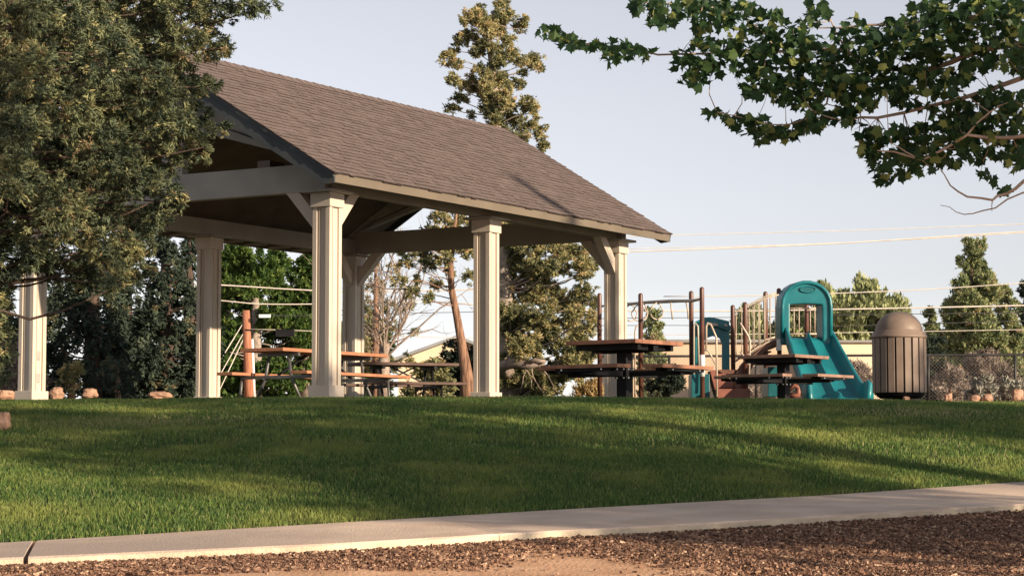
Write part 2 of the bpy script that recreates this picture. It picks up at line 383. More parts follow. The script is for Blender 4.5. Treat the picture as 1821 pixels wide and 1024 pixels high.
def chips(n, rng):
    y = rng.uniform(10.6, 16.4, n); x = rng.uniform(-1, 1, n)*(y*.24+.5)
    yn = interp(x, NX, NY); k = y < yn-.0+rng.uniform(-.02,.03,n); x, y = x[k], y[k]
    # bare sandy patches
    bare = 1.4*np.exp(-(((x-.32)/.55)**2+((y-12.85)/.5)**2)*1.1)+1.3*np.exp(-(((x+1.4)/2.0)**2+((y-12.45)/.30)**2)) + .35*np.sin(x*2.9+1)*np.sin(y*4.3)*(x < 1.3)
    yn = interp(x, NX, NY)
    k = rng.uniform(0, 1, len(x)) > np.clip(bare*1.4-.1, 0, .995)*(yn-y > .25); x, y = x[k], y[k]; n = len(x)
    z = G(x, y)+rng.uniform(.0, .014, n)
    L_ = rng.uniform(.006, .020, n)+.036*rng.uniform(0, 1, n)**6; W_ = L_*rng.uniform(.18, .5, n); an = rng.uniform(0, np.pi, n)
    ti = rng.normal(0, .28, n); to = rng.normal(0, .4, n); T_ = rng.uniform(.003, .007, n)
    u = np.stack([np.cos(an)*np.cos(ti), np.sin(an)*np.cos(ti), np.sin(ti)], 1)
    s0 = np.stack([-np.sin(an), np.cos(an), 0*an], 1); n0 = np.cross(u, s0)
    s_ = s0*np.cos(to)[:, None]+n0*np.sin(to)[:, None]; nn = np.cross(u, s_)
    c = np.stack([x, y, z], 1); U = u*L_[:, None]/2; S_ = s_*W_[:, None]/2; K = nn*T_[:, None]
    sk_ = rng.uniform(.5, 1, n)[:, None]
    top = [c-U-S_+K, c+U*sk_-S_+K, c+U+S_*sk_+K, c-U*sk_+S_+K]
    bot = [p-2*K for p in top]
    q = [np.stack(top, 1)]
    for i in range(4):
        j = (i+1) % 4; q.append(np.stack([top[i], bot[i], bot[j], top[j]], 1))
    t = np.clip(rng.beta(1.6, 2.6, n), 0, 1)
    return np.concatenate(q, 0).reshape(-1, 3), np.tile(t, 5)
vv, tt = chips(150000, RNG)
co = npmesh('bark_mulch', vv, 4, M['chip'], None, tt); props(co, 'brown bark mulch chips scattered over sandy dirt beside the concrete path', 'mulch', kind='stuff')

# ------------------------------------------------------------------ pavilion
pav = thing('pavilion', 'open park pavilion with brown shingled gable roof on six cream columns', 'pavilion', (A0[0], A0[1], 0), math.atan2(LV[1], LV[0]))
# local frame: x along the eaves (away from camera), y inwards from the lit front, z up
ZPL, ZS, ZCAP, ZPT = .20, 2.40, 2.572, 2.606
def column(a, b):
    sh = MB(); t = .06; dp = .026; w_ = CW
    # recessed core plus corner boards standing proud
    sh.box((a+dp, b+dp, ZPL), (a+w_-dp, b+w_-dp, ZS))
    for x0 in (0, w_-t):
        for y0 in (0, w_-t):
            sh.box((a+x0, b+y0, ZPL-.001), (a+x0+t, b+y0+t, ZS+.001))
    # narrow raised bead in each recess
    for (x0, y0, x1, y1) in ((t+.028, .013, t+.04, dp), (t+.028, w_-dp, t+.04, w_-.013), (.013, t+.1, dp, t+.112), (w_-dp, t+.1, w_-.013, t+.112)):
        sh.box((a+x0, b+y0, ZPL+.002), (a+x1, b+y1, ZS-.002))
    o = sh.build('column', M['cream'], pav)
    p = MB().box((a-.03, b-.03, -.05), (a+w_+.03, b+w_+.03, ZPL+.004)).build('plinth', M['cream'], o, bevel=.006)
    MB().box((a-.022, b-.022, ZS-.003), (a+w_+.022, b+w_+.022, ZCAP)).build('capital', M['cream'], o, bevel=.004)
    MB().box((a-.11, b-.11, ZCAP+.001), (a+w_+.11, b+w_+.11, ZPT)).build('cap_plate', M['beam'], o, bevel=.004)
    return o
for b in (0, WID):
    for i in range(3):
        c_ = column(i*BAY, b)
        if i == 0 and b == WID:
            x0 = WID
            for z0, hh, ww in ((.62,.12,.07), (.32,.12,.07)):
                MB().box((CW*.5-ww/2, WID+.010, z0), (CW*.5+ww/2, WID+.028, z0+hh)).build('outlet_cover', M['beam'], c_, bevel=.004)
EO, EE, PROW = .4444, .5288, .10
ZFB, ZFT, ZR = 2.608, 2.733, 4.574
a0, a1 = -EE, 2*BAY+CW+EE
hw = (WID+CW)/2+EO; yc = (WID+CW)/2
SL = (ZR-ZFT)/hw
# roof deck, ceiling
def rx(a, t):          # rake line bows out to the ridge; t=0 eave 1 ridge
    return a-PROW*t if a < 0 else a+PROW*t
rd = MB(); ce = MB()
roof = None
for sgn in (0, 1):
    ye = -EO if sgn == 0 else WID+CW+EO
    q = [(a0, ye, ZFT), (a1, ye, ZFT), (rx(a1,1), yc, ZR), (rx(a0,1), yc, ZR)]
    lo = [(x, y, z-.028) for x, y, z in q]
    rd.add(q+lo, [(0,1,2,3),(4,7,6,5),(0,4,5,1),(1,5,6,2),(3,2,6,7),(0,3,7,4)])
    q = [(a0+.03, ye+(.03 if sgn == 0 else -.03), ZFT-.112), (a1-.03, ye+(.03 if sgn == 0 else -.03), ZFT-.112), (rx(a1,1)-.03, yc, ZR-.13), (rx(a0,1)+.03, yc, ZR-.13)]
    up = [(x, y, z+.02) for x, y, z in q]
    ce.add(q+up, [(0,1,2,3),(4,7,6,5),(0,4,5,1),(1,5,6,2),(3,2,6,7),(0,3,7,4)])
roof = rd.build('roof', M['ceiling'], pav)
ce.build('ceiling', M['ceiling'], roof)
# fascias
MB().box((a0, -EO-.022, ZFB), (a1, -EO, ZFT-.003)).build('fascia', M['fascia'], roof)
MB().box((a0, WID+CW+EO, ZFB), (a1, WID+CW+EO+.022, ZFT-.003)).build('fascia', M['fascia'], roof)
for a in (a0, a1):
    for sgn in (0, 1):
        ye = -EO-.02 if sgn == 0 else WID+CW+EO+.02
        s = -1 if a < 0 else 1; o1 = s*.024
        lo0, hi0 = ZFB+.0, ZFT-.006; z0 = ZR-.006-.012; f = MB()
        A_ = [(a, ye, lo0), (a, ye, hi0), (rx(a,1), yc, ZR-.006), (rx(a,1), yc, ZR-.235)]
        # tail cut: fascia deepens to full depth just above the eave
        yk = ye+(.16 if sgn == 0 else -.16)
        pts = [(ye, ZFB), (ye, hi0), (yc, ZR-.006), (yc, ZR-.235), (yk, ZFB+.16*SL-.115)]
        vs = []
        for off in (0, o1):
            for (y, z) in pts:
                t = abs(y-ye)/hw; vs.append((rx(a, t)+off, y, z))
        n = 5
        f.add(vs, [(0,1,2,3,4), (9,8,7,6,5)]+[(i, (i+1) % n, n+(i+1) % n, n+i) for i in range(n)])
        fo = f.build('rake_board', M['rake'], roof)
        # narrow drip board proud of the rake under the shingles
        g = MB(); vs = []
        for off in (s*.024, s*.04):
            for (y, z) in [(ye, hi0-.055), (ye, hi0-.001), (yc, ZR-.007), (yc, ZR-.062)]:
                t = abs(y-ye)/hw; vs.append((rx(a, t)+off, y, z))
        g.add(vs, [(0,1,2,3), (7,6,5,4)]+[(i, (i+1) % 4, 4+(i+1) % 4, 4+i) for i in range(4)])
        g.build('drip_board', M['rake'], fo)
# shingle courses: every tab a small tilted slab
def shingles(sgn):
    rng = random.Random(3+sgn); qs = []; ts = []
    course = .118; run = math.hypot(hw+.03, (ZR-ZFT)); nC = int(run/course)+1
    ye = -EO-.035 if sgn == 0 else WID+CW+EO+.035
    dirv = Vector((0, (yc-ye), ZR+.0-(ZFT-.02))).normalized(); nrm = Vector((0, -dirv.z if sgn == 0 else dirv.z, abs(dirv.y)))
    base = Vector((0, ye, ZFT-.016))
    for c in range(nC):
        s0 = c*course; s1 = min(s0+course+.03, run-.01)
        t = s0/run; xl = rx(a0, t)-.055; xr = rx(a1, t)+.055
        x = xl-rng.uniform(0,.2)
        while x < xr:
            wd = rng.uniform(.08, .22); xa, xb = max(x, xl+rng.uniform(-.006,.006)), min(x+wd, xr+rng.uniform(-.006,.006)); x += wd
            if xb-xa < .02: continue
            th = rng.choice((.006, .009, .013)); ex = rng.choice((0, 0, .014))
            p = []
            for (xx, ss, hh) in ((xa, s0-ex, th+.006), (xb, s0-ex, th+.006), (xb, s1, .004), (xa, s1, .004), (xa, s0-ex, -.004), (xb, s0-ex, -.004)):
                q = base+dirv*ss+nrm*hh; p.append((xx, q.y, q.z))
            tt_ = rng.random()
            for fi, f in enumerate(((0,1,2,3), (4,5,1,0), (4,0,3,3), (1,5,2,2))):
                if f[2] == f[3]:
                    a_, b_, c2 = p[f[0]], p[f[1]], p[f[2]]; qs += [a_, b_, c2, tuple((Vector(a_)*.5+Vector(c2)*.5))]
                else: qs += [p[i] for i in f]
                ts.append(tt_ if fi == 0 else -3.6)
    return npmesh('shingles', np.array(qs), 4, M['shingle'], roof, np.array(ts))
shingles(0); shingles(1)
rc = []; rt = []
x = rx(a0,1)-.06; k = 0
while x < rx(a1,1)+.03:
    x2 = min(x+.26, rx(a1,1)+.06); h = .003+.003*(k % 2)
    for s in (-1, 1):
        rc += [(x, yc, ZR+.03+h), (x2, yc, ZR+.024), (x2, yc+s*.15, ZR+.018-.15*SL), (x, yc+s*.15, ZR+.024+h*.6-.15*SL)]; rt.append(random.random())
        rc += [(x, yc, ZR+.03+h), (x, yc+s*.15, ZR+.024+h*.6-.15*SL), (x, yc+s*.15, ZR-.0-.15*SL), (x, yc, ZR)]; rt.append(random.random())
    x += .2; k += 1
npmesh('ridge_cap', np.array(rc), 4, M['shingle'], roof, np.array(rt))
# eave beams on the columns and tie beams at the gables
bw = .14
for b in (CW/2, WID+CW/2):
    o = MB().box((-.02, b-bw/2, ZPT+.002), (2*BAY+CW+.02, b+bw/2, ZPT+.24)).build('eave_beam', M['beam'], pav)
    o2 = MB()
    zt = ZFT-.13+(EO+CW/2)*SL
for a in (CW/2, 2*BAY+CW/2):
    s = -1 if a < 1 else 1
    tb = MB().box((a-bw/2, CW/2-.28 if False else -.02, ZPT+.0), (a+bw/2, WID+CW+.02, 2.95)).build('tie_beam', M['beam'], pav)
    # king post, scissor chords, infill panel, rafters
    MB().box((a-bw/2+.01, yc-.17, 2.951), (a+bw/2-.01, yc+.17, ZR-.16)).build('king_post', M['beam'], pav)
    for sg in (-1, 1):
        y0 = yc+sg*(yc-.18); ztop = lambda y: ZR-.14-abs(y-yc)*SL
        yA, yB = y0, yc+sg*.171
        zl = lambda y: 2.97+(abs(y0-y))*math.tan(R(15.5))
        ch = MB(); P4 = [(yA, zl(yA)-.02), (yB, zl(yB)-.02), (yB, zl(yB)+.16), (yA+ -sg*.05, min(zl(yA)+.16, ztop(yA)-.01))]
        ch.prism(P4, 0, a-bw/2+.012, a+bw/2-.012).build('truss_chord', M['beam'], pav)
        inf = MB().prism([(yA-sg*.06, zl(yA)+.06), (yB, zl(yB)+.15), (yB, ztop(yB)-.01), (yA-sg*.05, ztop(yA)-.03)], 0, a-.03, a+.03).build('gable_panel', M['beam'], pav)
        for q in (.45,):
            pass
    for sg in (-1, 1):
        ye_ = yc+sg*(yc+EO-.06)
        vs = [(ye_, ZR-.135-abs(ye_-yc)*SL-.015), (ye_, ZR-.135-abs(ye_-yc)*SL), (yc, ZR-.135), (yc, ZR-.265)]
        MB().prism(vs, 0, a-bw/2-.02, a+bw/2+.02).build('rafter', M['beam'], pav)
# braces
def brace(p, q, wd=.125, dp_=.15, up=(0,0,1)):
    MB().bar(p, q, wd, dp_, up).build('brace', M['cream'], pav)
for b in (CW/2, WID+CW/2):
    s = 1 if b < 1 else -1
    for a in (CW/2, 2*BAY+CW/2):
        sa = 1 if a < 1 else -1
        y0 = b+s*CW/2
        brace((a, y0-s*.07, 2.13), (a, y0+s*.53, 2.79))
        brace((a+sa*(CW/2-.07), b, 2.13), (a+sa*(CW/2+.53), b, 2.79))
# lookout blocks under the rear eave
for i in range(12):
    x = .6+i*.6
    MB().box((x-.02, WID+CW+.0, 2.60), (x+.02, WID+CW+EO-.01, 2.64)).build('rafter_tail', M['beam'], pav)
MB().box((-.5, -.45, -.12), (2*BAY+CW+.5, WID+CW+.45, -.002)).build('floor', M['concrete'], pav)
fx = MB(); fx.box((.55, 1.35, 2.98), (.85, 1.55, 3.12)); fx.build('ceiling_light', M['post'], pav)

# ------------------------------------------------------------------ tables
def pedestal_table(loc, rot, label, topmat):
    t = thing('picnic_table', label, 'picnic table', loc, rot, 'square pedestal picnic tables on the lawn')
    hs_ = .53
    m = MB()
    for i in range(7):
        y0 = -hs_+i*(2*hs_/7); m.box((-hs_, y0+.003, .715), (hs_, y0+2*hs_/7-.003, .765))
    m.build('tabletop', topmat, t, bevel=.004)
    f = MB(); 
    for y in (-.36, .36): f.box((-.47, y-.03, .645), (.47, y+.03, .7145))
    for x in (-.36, .36): f.box((x-.028, -.329, .6465), (x+.028, .329, .713))
    f.box((-.47, -.05, .63), (-.3, .05, .713)); f.box((.3, -.05, .63), (.47, .05, .713))
    f.box((-.329, -.06, .62), (.329, .06, .712)); f.build('top_frame', M['black'], t)
    p = MB().box((-.075, -.075, -.05), (.075, .075, .619)); p.box((-.09,-.09,.30),(.09,.09,.44)); p.build('pedestal', M['black'], t, bevel=.005)
    bo = MB()
    for dx, dy in ((1,0), (-1,0), (0,1), (0,-1)):
        c, s = dx, dy
        def W(u, v_, z): return (u*c-v_*s, u*s+v_*c, z)
        def bx(mb_, u0, u1, v0, v1, z0, z1):
            P = [W(u, v_, z) for z in (z0, z1) for u, v_ in ((u0,v0),(u1,v0),(u1,v1),(u0,v1))]
            mb_.add(P, [(0,3,2,1),(4,5,6,7),(0,1,5,4),(1,2,6,5),(2,3,7,6),(3,0,4,7)])
        a = MB(); bx(a, .0905, .86, -.035, .035, .33, .395); bx(a, .74, .80, -.4, .4, .37, .404); bx(a, .861, .92, -.4, .4, .371, .4045)
        a.build('support_arm', M['black'], t)
        s_ = MB()
        for k in range(2): bx(s_, .67+k*.145, .67+k*.145+.14, -.56, .56, .405, .45)
        s_.build('bench_seat', topmat, t, bevel=.003)
        for zz in (.31, .42):
            for vv_ in (-.05, .05): bo = MB(); bx(bo, .091, .097, vv_-.008, vv_+.008, zz-.008, zz+.008); bo.build('bolt', M['bolt'], t)
        for vv_ in (-.3, .3): bo = MB(); bx(bo, .9205, .926, vv_-.01, vv_+.01, .38, .398); bo.build('bolt', M['bolt'], t)
    pass
    return t
p_ = at(1111, 650, 27.5); pedestal_table((p_[0], p_[1], 0.0), R(-38), 'nearer square pedestal table with cedar planks, before the right front column', M['plank_mid'])
p_ = at(1393, 650, 35.0); pedestal_table((p_[0], p_[1], .145), R(-38), 'farther square pedestal table with shade-toned brown planks before the slide', M['plank_shaded'])
def long_table(loc, rot, label, L_, topmat, legmat):
    t = thing('picnic_table', label, 'picnic table', loc, rot, 'long picnic tables under the pavilion roof')
    m = MB()
    for i in range(5): m.box((0, -.36+i*.144+.003, .72), (L_, -.36+(i+1)*.144-.003, .765))
    m.build('tabletop', topmat, t, bevel=.003)
    for s in (-1, 1):
        b = MB()
        for k in range(2): b.box((0, s*.62+(k-1)*.135+.003, .415), (L_, s*.62+k*.135-.003, .455))
        b.build('bench_seat', topmat, t, bevel=.003)
    for x in (.38, L_-.38):
        f = MB(); f.bar((x, -.62, .39), (x, .62, .39), .045, .045)
        f.bar((x, -.34, .69), (x, .34, .69), .045, .045)
        for s in (-1, 1):
            f.tube([(x, s*.16, .685), (x, s*.22, .37), (x, s*.42, .0)], .021, 8)
            f.tube([(x, s*.62, .385), (x, s*.66, .0)], .019, 8)
        f.build('leg_frame', legmat, t)
        g = MB(); xx = .25 if x < 1 else -.25
        g.bar((x, 0, .42), (x+2.4*xx, 0, .70), .04, .02); g.build('diagonal_brace', M['black'], t)
    return t
RL = math.atan2(LV[1], LV[0])
c1 = at(503.5, 625, 29.0)[:2]          # near front corner of its top
long_table((c1[0]-NV[0]*.36, c1[1]-NV[1]*.36, 0), RL, 'long picnic table with bright cedar planks behind the nearest front column', 2.44, M['plank'], M['steel'])
c2 = at(655, 650, 33.6)[:2]
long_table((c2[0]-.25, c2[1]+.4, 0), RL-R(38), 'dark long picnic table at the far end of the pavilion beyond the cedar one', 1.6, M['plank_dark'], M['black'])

# ------------------------------------------------------------------ litter bin
dB = 29.4; kB = 3914/dB; pB = at(1600, 705, dB)
binn = thing('litter_bin', 'domed taupe litter bin with vertical slats standing right of the slide', 'litter bin', (pB[0], pB[1], .10))
m = MB(); zb0 = .03
for k in range(20):
    a = 2*math.pi*(k+.5)/20; c, s = math.cos(a), math.sin(a); r0, r1 = .335, .358; hwid = .044
    vs = []
    for z in (zb0+.045, .80):
        for r_, o in ((r0,-hwid),(r1,-hwid),(r1,hwid),(r0,hwid)): vs.append((c*r_-s*o, s*r_+c*o, z))
    m.add(vs, [(0,3,2,1),(4,5,6,7),(0,1,5,4),(1,2,6,5),(2,3,7,6),(3,0,4,7)])
m.build('slats', M['can'], binn, bevel=.004)
MB().lathe((0,0,0), [(.26,-.0),(.31,.04),(.325,.06),(.325,.79)], 40).build('liner', M['black'], binn)
MB().lathe((0,0,0), [(.10,-.08),(.10,0)], 16).build('base', M['black'], binn)
MB().lathe((0,0,0), [(.352,.80),(.372,.805),(.374,.835),(.366,.84),(.352,.845),(.348,.885),(.342,.89)], 40).build('rim', M['can'], binn)
dm = [(.315*math.cos(t), .89+.275*math.sin(t)) for t in np.linspace(0, math.pi/2*.98, 14)]
MB().lathe((0,0,0), [(.33,.888)]+dm, 40).build('dome_lid', M['can'], binn)
for i, (px, rr) in enumerate([]): pass

# ------------------------------------------------------------------ playground
dP = 39.5
pg = thing('playground_climber', 'brown posted playground climber with teal hood, twin slide and hoop ladder', 'playground', tuple(at(1385, 705, dP)))
def P(px, py, d=dP): return at(px, py, d)
def gz(p): return float(G(p[0], p[1]))
def Wp(mb_, name, mat, parent=pg, **k): return mb_.build(name, mat, parent, world=(parent is pg), **k)
def post(px, yt, d, r_=.042):
    p = P(px, yt, d); g = gz(p)
    pr = [(r_, g-.1-p[2]), (r_, -r_)]+[(r_*math.cos(t), -r_+r_*math.sin(t)) for t in np.linspace(.3, 1.5, 4)]
    return Wp(MB().lathe(tuple(p), pr, 14), 'post', M['post'])
for a in ((1066,521,41.0),(1139,521,39.6),(1229,517,40.2),(1248,510,38.6),(1303,542,40.4),(1325,537,38.8),(1361,518,40.8),(1385,512,39.2),(1434,518,41.4),(1457,520,41.0)): post(*a)
def pipe(pts, r_=.017, name='rail', mat='pipe', d=dP, n=8):
    return Wp(MB().tube([P(*p) if len(p) == 3 else P(p[0], p[1], d) for p in pts], r_, n), name, M[mat])
# overhead hoop ladder, two arched rails
pipe([(1117,541,40.6),(1150,537.5,40.2),(1190,535,39.6),(1230,535,39.0),(1248,531,38.7)], .028, 'ladder_rail')
pipe([(1066,545,41.2),(1100,540,41.0),(1139,539,40.7),(1190,537,40.4),(1229,535,40.2)], .02, 'ladder_rail')
for cx, cy, wx, d in ((1121,556,12,40.6),(1137,556,14,40.4),(1144,554,8,40.2),(1168,553,12,39.8)):
    pts = []
    for t in np.linspace(-.5*math.pi, 1.5*math.pi, 17):
        yy = math.sin(t); wxx = wx*math.cos(t)*(.75 if yy < -.2 else 1.0)*(1 if yy < .6 else 1)
        pts.append((cx+wxx*(.35 if yy < -.85 else 1), cy+15*yy, d+.1*math.cos(t)))
    pipe(pts, .012, 'ladder_hoop', n=6)
pipe([(1193,537,39.6),(1194,550,39.6),(1196,568,39.6)], .014, 'ladder_hoop'); pipe([(1220,537,39.2),(1223,550,39.2),(1224,567,39.2)], .014, 'ladder_hoop')
# low arched grab rail left
pipe([(1129,705,40.4),(1129,590,40.4),(1131,581,40.4),(1137,578,40.4)], .014, 'grab_rail')
def panel(outer, hole, d, th, name, mat, rel=None):
    """flat moulded panel from an outline, with holes, real thickness"""
    mb_ = MB(); n = len(outer)
    O = [P(x, y, d) for x, y in outer]
    if not hole:
        vs = O+[o+np.array([0, th, 0]) for o in O]
        mb_.add(vs, [tuple(range(n)), tuple(range(n, 2*n))[::-1]]+[(i, n+i, n+(i+1) % n, (i+1) % n) for i in range(n)])
    else:
        I = [P(x, y, d) for x, y in hole]; assert len(I) == n
        vs = O+I+[o+np.array([0, th, 0]) for o in O]+[o+np.array([0, th, 0]) for o in I]
        fs = []
        for i in range(n):
            j = (i+1) % n
            fs += [(i, j, n+j, n+i), (2*n+i, 3*n+i, 3*n+j, 2*n+j), (i, 2*n+i, 2*n+j, j), (n+i, n+j, 3*n+j, 3*n+i)]
        mb_.add(vs, fs)
    return Wp(mb_, name, M[mat], bevel=.012)
# teal arched gateway between the ladder and the stairs
pn = panel([(1236,705),(1236,572),(1248,566),(1262,563.5),(1276,566),(1297,571),(1298,704),(1284,704),(1284,612),(1280,601),(1268,597),(1256,601),(1249,611),(1249,705)], None, 39.9, .07, 'arch_panel', 'teal')
panel([(1250,597),(1250,584),(1262,580),(1276,582),(1290,588),(1299,588),(1299,580),(1276,577.5),(1262,575),(1240,579),(1240,597)], None, 39.84, .05, 'arch_ledge', 'tealdark')
# window slots of the arch: dark recessed ovals read as openings
for (x0, x1, y0, y1) in ((1254,1278,573,579.5), (1287,1295,575,580)):
    panel([(x0,y1),(x0+2,y0+1),(x0+(x1-x0)*.4,y0),(x1-3,y0+2),(x1,y1)], None, 39.83, .01, 'arch_slot', 'pipe')
pipe([(1234,705,39.3),(1234,580,39.3),(1237,574,39.3),(1241,580,39.3),(1243,650,39.3)], .016, 'grab_rail')
pipe([(1256,622,38.3),(1256,580,38.3),(1259,574,38.3),(1264,577,38.3),(1274,600,38.3),(1275,705,38.3)], .018, 'grab_rail')
pipe([(1252,622,38.3),(1260,624,38.3),(1273,648,38.3)], .015, 'grab_rail')
pipe([(1316,574,38.2),(1320,580,38.2),(1331,598,38.2),(1334,607,38.2),(1332,668,38.2)], .018, 'grab_rail')
pipe([(1316,625,38.2),(1322,632,38.2),(1331,648,38.2)], .015, 'grab_rail')
# rust brown step box
def pbox(x0, x1, y0, y1, d0, d1, name, mat, par=pg):
    mb_ = MB(); A_ = P(x0, y1, d0); B_ = P(x1, y0, d0)
    mb_.box((A_[0], d0, A_[2]), (B_[0], d1, B_[2])); return Wp(mb_, name, M[mat], bevel=.01)
pbox(1276,1334,691,712,38.6,39.3,'step','redbox'); pbox(1276,1318,657,665,38.9,39.6,'step','deck')
panel([(1262,659),(1276,657),(1312,678),(1312,690),(1278,690),(1278,705),(1274,705)], None, 38.9, .5, 'step_side', 'redbox')
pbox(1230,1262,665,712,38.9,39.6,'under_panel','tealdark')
# stairs: stringers, treads, sloped barrier with balusters
for d in (38.85, 40.3):
    sh_ = 0 if d < 39 else -3
    panel([(1306,668+sh_),(1318,650+sh_),(1362,610+sh_),(1385,602+sh_),(1386,612+sh_),(1368,618+sh_),(1345,640+sh_),(1330,668+sh_),(1320,703+sh_),(1308,703)], None, d, .05, 'stair_stringer', 'deck')
for k in range(5):
    f = (k+.5)/5; pbox(1310+f*60, 1330+f*60, 660-f*52, 663-f*52, 38.95, 40.25, 'stair_tread', 'deck')
for d, o in ((38.85, 0), (40.5, -3)):
    pipe([(1303,561+o,d),(1312,556+o,d),(1361,530+o,d),(1385,522+o,d)] if d > 40 else [(1326,551,d),(1361,531,d),(1385,524,d)], .015, 'handrail', d=d)
    pipe([(1303,649+o,d),(1361,607+o,d),(1385,600+o,d)] if d > 40 else [(1326,636,d),(1361,610,d),(1385,601,d)], .015, 'handrail', d=d)
    for k in range(8 if d > 40 else 6):
        x = (1309+k*10) if d > 40 else (1332+k*9.5)
        yt = np.interp(x, [1303,1361,1385], [561,530,522])+o; yb = np.interp(x, [1303,1361,1385], [650,607,600])+o
        pipe([(x, yt, d), (x, yb, d)], .009, 'baluster', d=d, n=6)
pbox(1388,1478,598,604,39.3,41.3,'platform','deck')
# rear barrier seen through the hood
pipe([(1388,548,41.2),(1470,548,41.2)], .014, 'handrail'); pipe([(1388,594,41.2),(1470,594,41.2)], .014, 'handrail')
for x in (1394,1403,1412,1421,1441,1449,1466): pipe([(x,548,41.2),(x,594,41.2)], .011, 'baluster', n=6)
# hood
def arch(x0, x1, yb, ys, yt, n=12):
    pts = [(x0, yb), (x0, ys)]
    for t in np.linspace(math.pi, 0, n)[1:-1]:
        pts.append(((x0+x1)/2+(x1-x0)/2*math.cos(t), ys-(ys-yt)*math.sin(t)**.9))
    return pts+[(x1, ys), (x1, yb)]
out = arch(1389,1480,612,545,499); n_ = len(out)
inn = [(1405,612),(1405,556)]
xi = np.linspace(1405, 1462, n_-4)
inn += [(x, 541.5-1.5*math.sin((x-1405)/57*math.pi)) for x in xi]+[(1463,556),(1464,612)]
# ring without closing across the bottom
def ring(outer, inner, d, th, name, mat):
    mb_ = MB(); n = len(outer); O = [P(x, y, d) for x, y in outer]; I = [P(x, y, d) for x, y in inner]
    T = np.array([-.07, th, 0])
    vs = O+I+[o+T for o in O]+[o+T for o in I]; fs = []
    for i in range(n-1):
        j = i+1; fs += [(i, j, n+j, n+i), (2*n+i, 3*n+i, 3*n+j, 2*n+j), (i, 2*n+i, 2*n+j, j), (n+i, n+j, 3*n+j, 3*n+i)]
    fs += [(0, n, 3*n, 2*n), (n-1, 3*n-1, 4*n-1, 2*n-1)]
    mb_.add(vs, fs); return Wp(mb_, name, M[mat], bevel=.02)
hood = ring(out, inn, 38.8, .36, 'slide_hood', 'teal')
def el(cx, cy, rx_, ry, d, n=20): return [P(cx+rx_*math.cos(t), cy+ry*math.sin(t), d) for t in np.linspace(0, 2*math.pi, n, endpoint=False)]
# raised lip round the arch and oval emblem recess
pts = [(x, y) for x, y in arch(1391.5,1477.5,600,545,502)]
Wp(MB().tube([P(x, y, 38.79) for x, y in pts], .035, 8), 'hood_lip', M['teal'])
Wp(MB().tube([tuple(p) for p in el(1437,514.5,14,5.2,38.78)]+[tuple(el(1437,514.5,14,5.2,38.78)[0])], .012, 6), 'hood_oval', M['teal'])
o_ = el(1437,514.5,12.5,4.2,38.785); Wp(MB().add([tuple(p) for p in o_], [tuple(range(len(o_)))]), 'oval_face', M['tealdark'])
# twin slide: swept channel section
sp = np.array([.14, -.99, 0]); sp /= np.linalg.norm(sp); wv = np.array([.99, .14, 0])
top = P(1437, 600, 38.9); zt = top[2]; zg = gz(P(1490,705,37.2))
prof = [(-1.0,-.10),(-1.06,.0),(-1.04,.15),(-.97,.19),(-.88,.16),(-.84,.02),(-.78,-.02),(-.14,-.02),(-.07,.03),(-.03,.09),(.03,.09),(.07,.03),(.14,-.02),(.78,-.02),(.84,.02),(.88,.16),(.97,.19),(1.04,.15),(1.06,.0),(1.0,-.10)]
st = []
for s in np.linspace(0, 1, 26):
    run = 1.95*s; f = s
    h = (zt-zg-.12)*(1-sstep(np.clip((s-.02)/.86, 0, 1))*.25-.75*np.clip((s-.02)/.80, 0, 1)) if s < .85 else None
    hs_ = (zt-zg-.10)
    zz = zg+.12+hs_*max(0, 1-(s*1.18))**1.08
    if s > .93: zz -= (s-.93)*.6
    st.append((top+sp*run, zz, .42+.13*s, 1 + .55*sstep((s-.75)/.2)*(1) ))
vs = []
for c, zz, hw_, wl in st:
    for u, h in prof:
        hh = h*(wl if (abs(u) > .85 and h > 0) else 1)*(1.0 if abs(u) > .5 or wl < 1.05 else 1.0)
        p = c+wv*u*hw_; vs.append((p[0], p[1], zz+hh))
n = len(prof); fs = [(i*n+k, i*n+k+1, (i+1)*n+k+1, (i+1)*n+k) for i in range(len(st)-1) for k in range(n-1)]
fs += [(i*n+n-1, i*n, (i+1)*n, (i+1)*n+n-1) for i in range(len(st)-1)]+[tuple(range(n))[::-1], tuple((len(st)-1)*n+k for k in range(n))]
Wp(MB().add(vs, fs, True), 'slide', M['teal'])
# little rock climber under the platform
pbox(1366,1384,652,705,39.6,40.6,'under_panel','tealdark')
Wp(MB().tube([P(1402,692,39.0), P(1412,684,39.0), P(1420,690,39.0), P(1420,702,39.0), P(1405,703,39.0)], .05, 8), 'climbing_hold', M['redbox'])
Wp(MB().cbox(tuple(P(1385,588+25,38.9)), (.045, .06, .1)), 'age_sticker', M['white'])
Wp(MB().lathe(tuple(P(1249,650,38.6)), [(.046,-.19),(.046,.19)], 14), 'post_sleeve', M['white'])
st_ = el(1378+18, 553, 9, 12, 40.0); Wp(MB().tube([tuple(p) for p in st_]+[tuple(st_[0])], .012, 6), 'steering_wheel', M['black'])

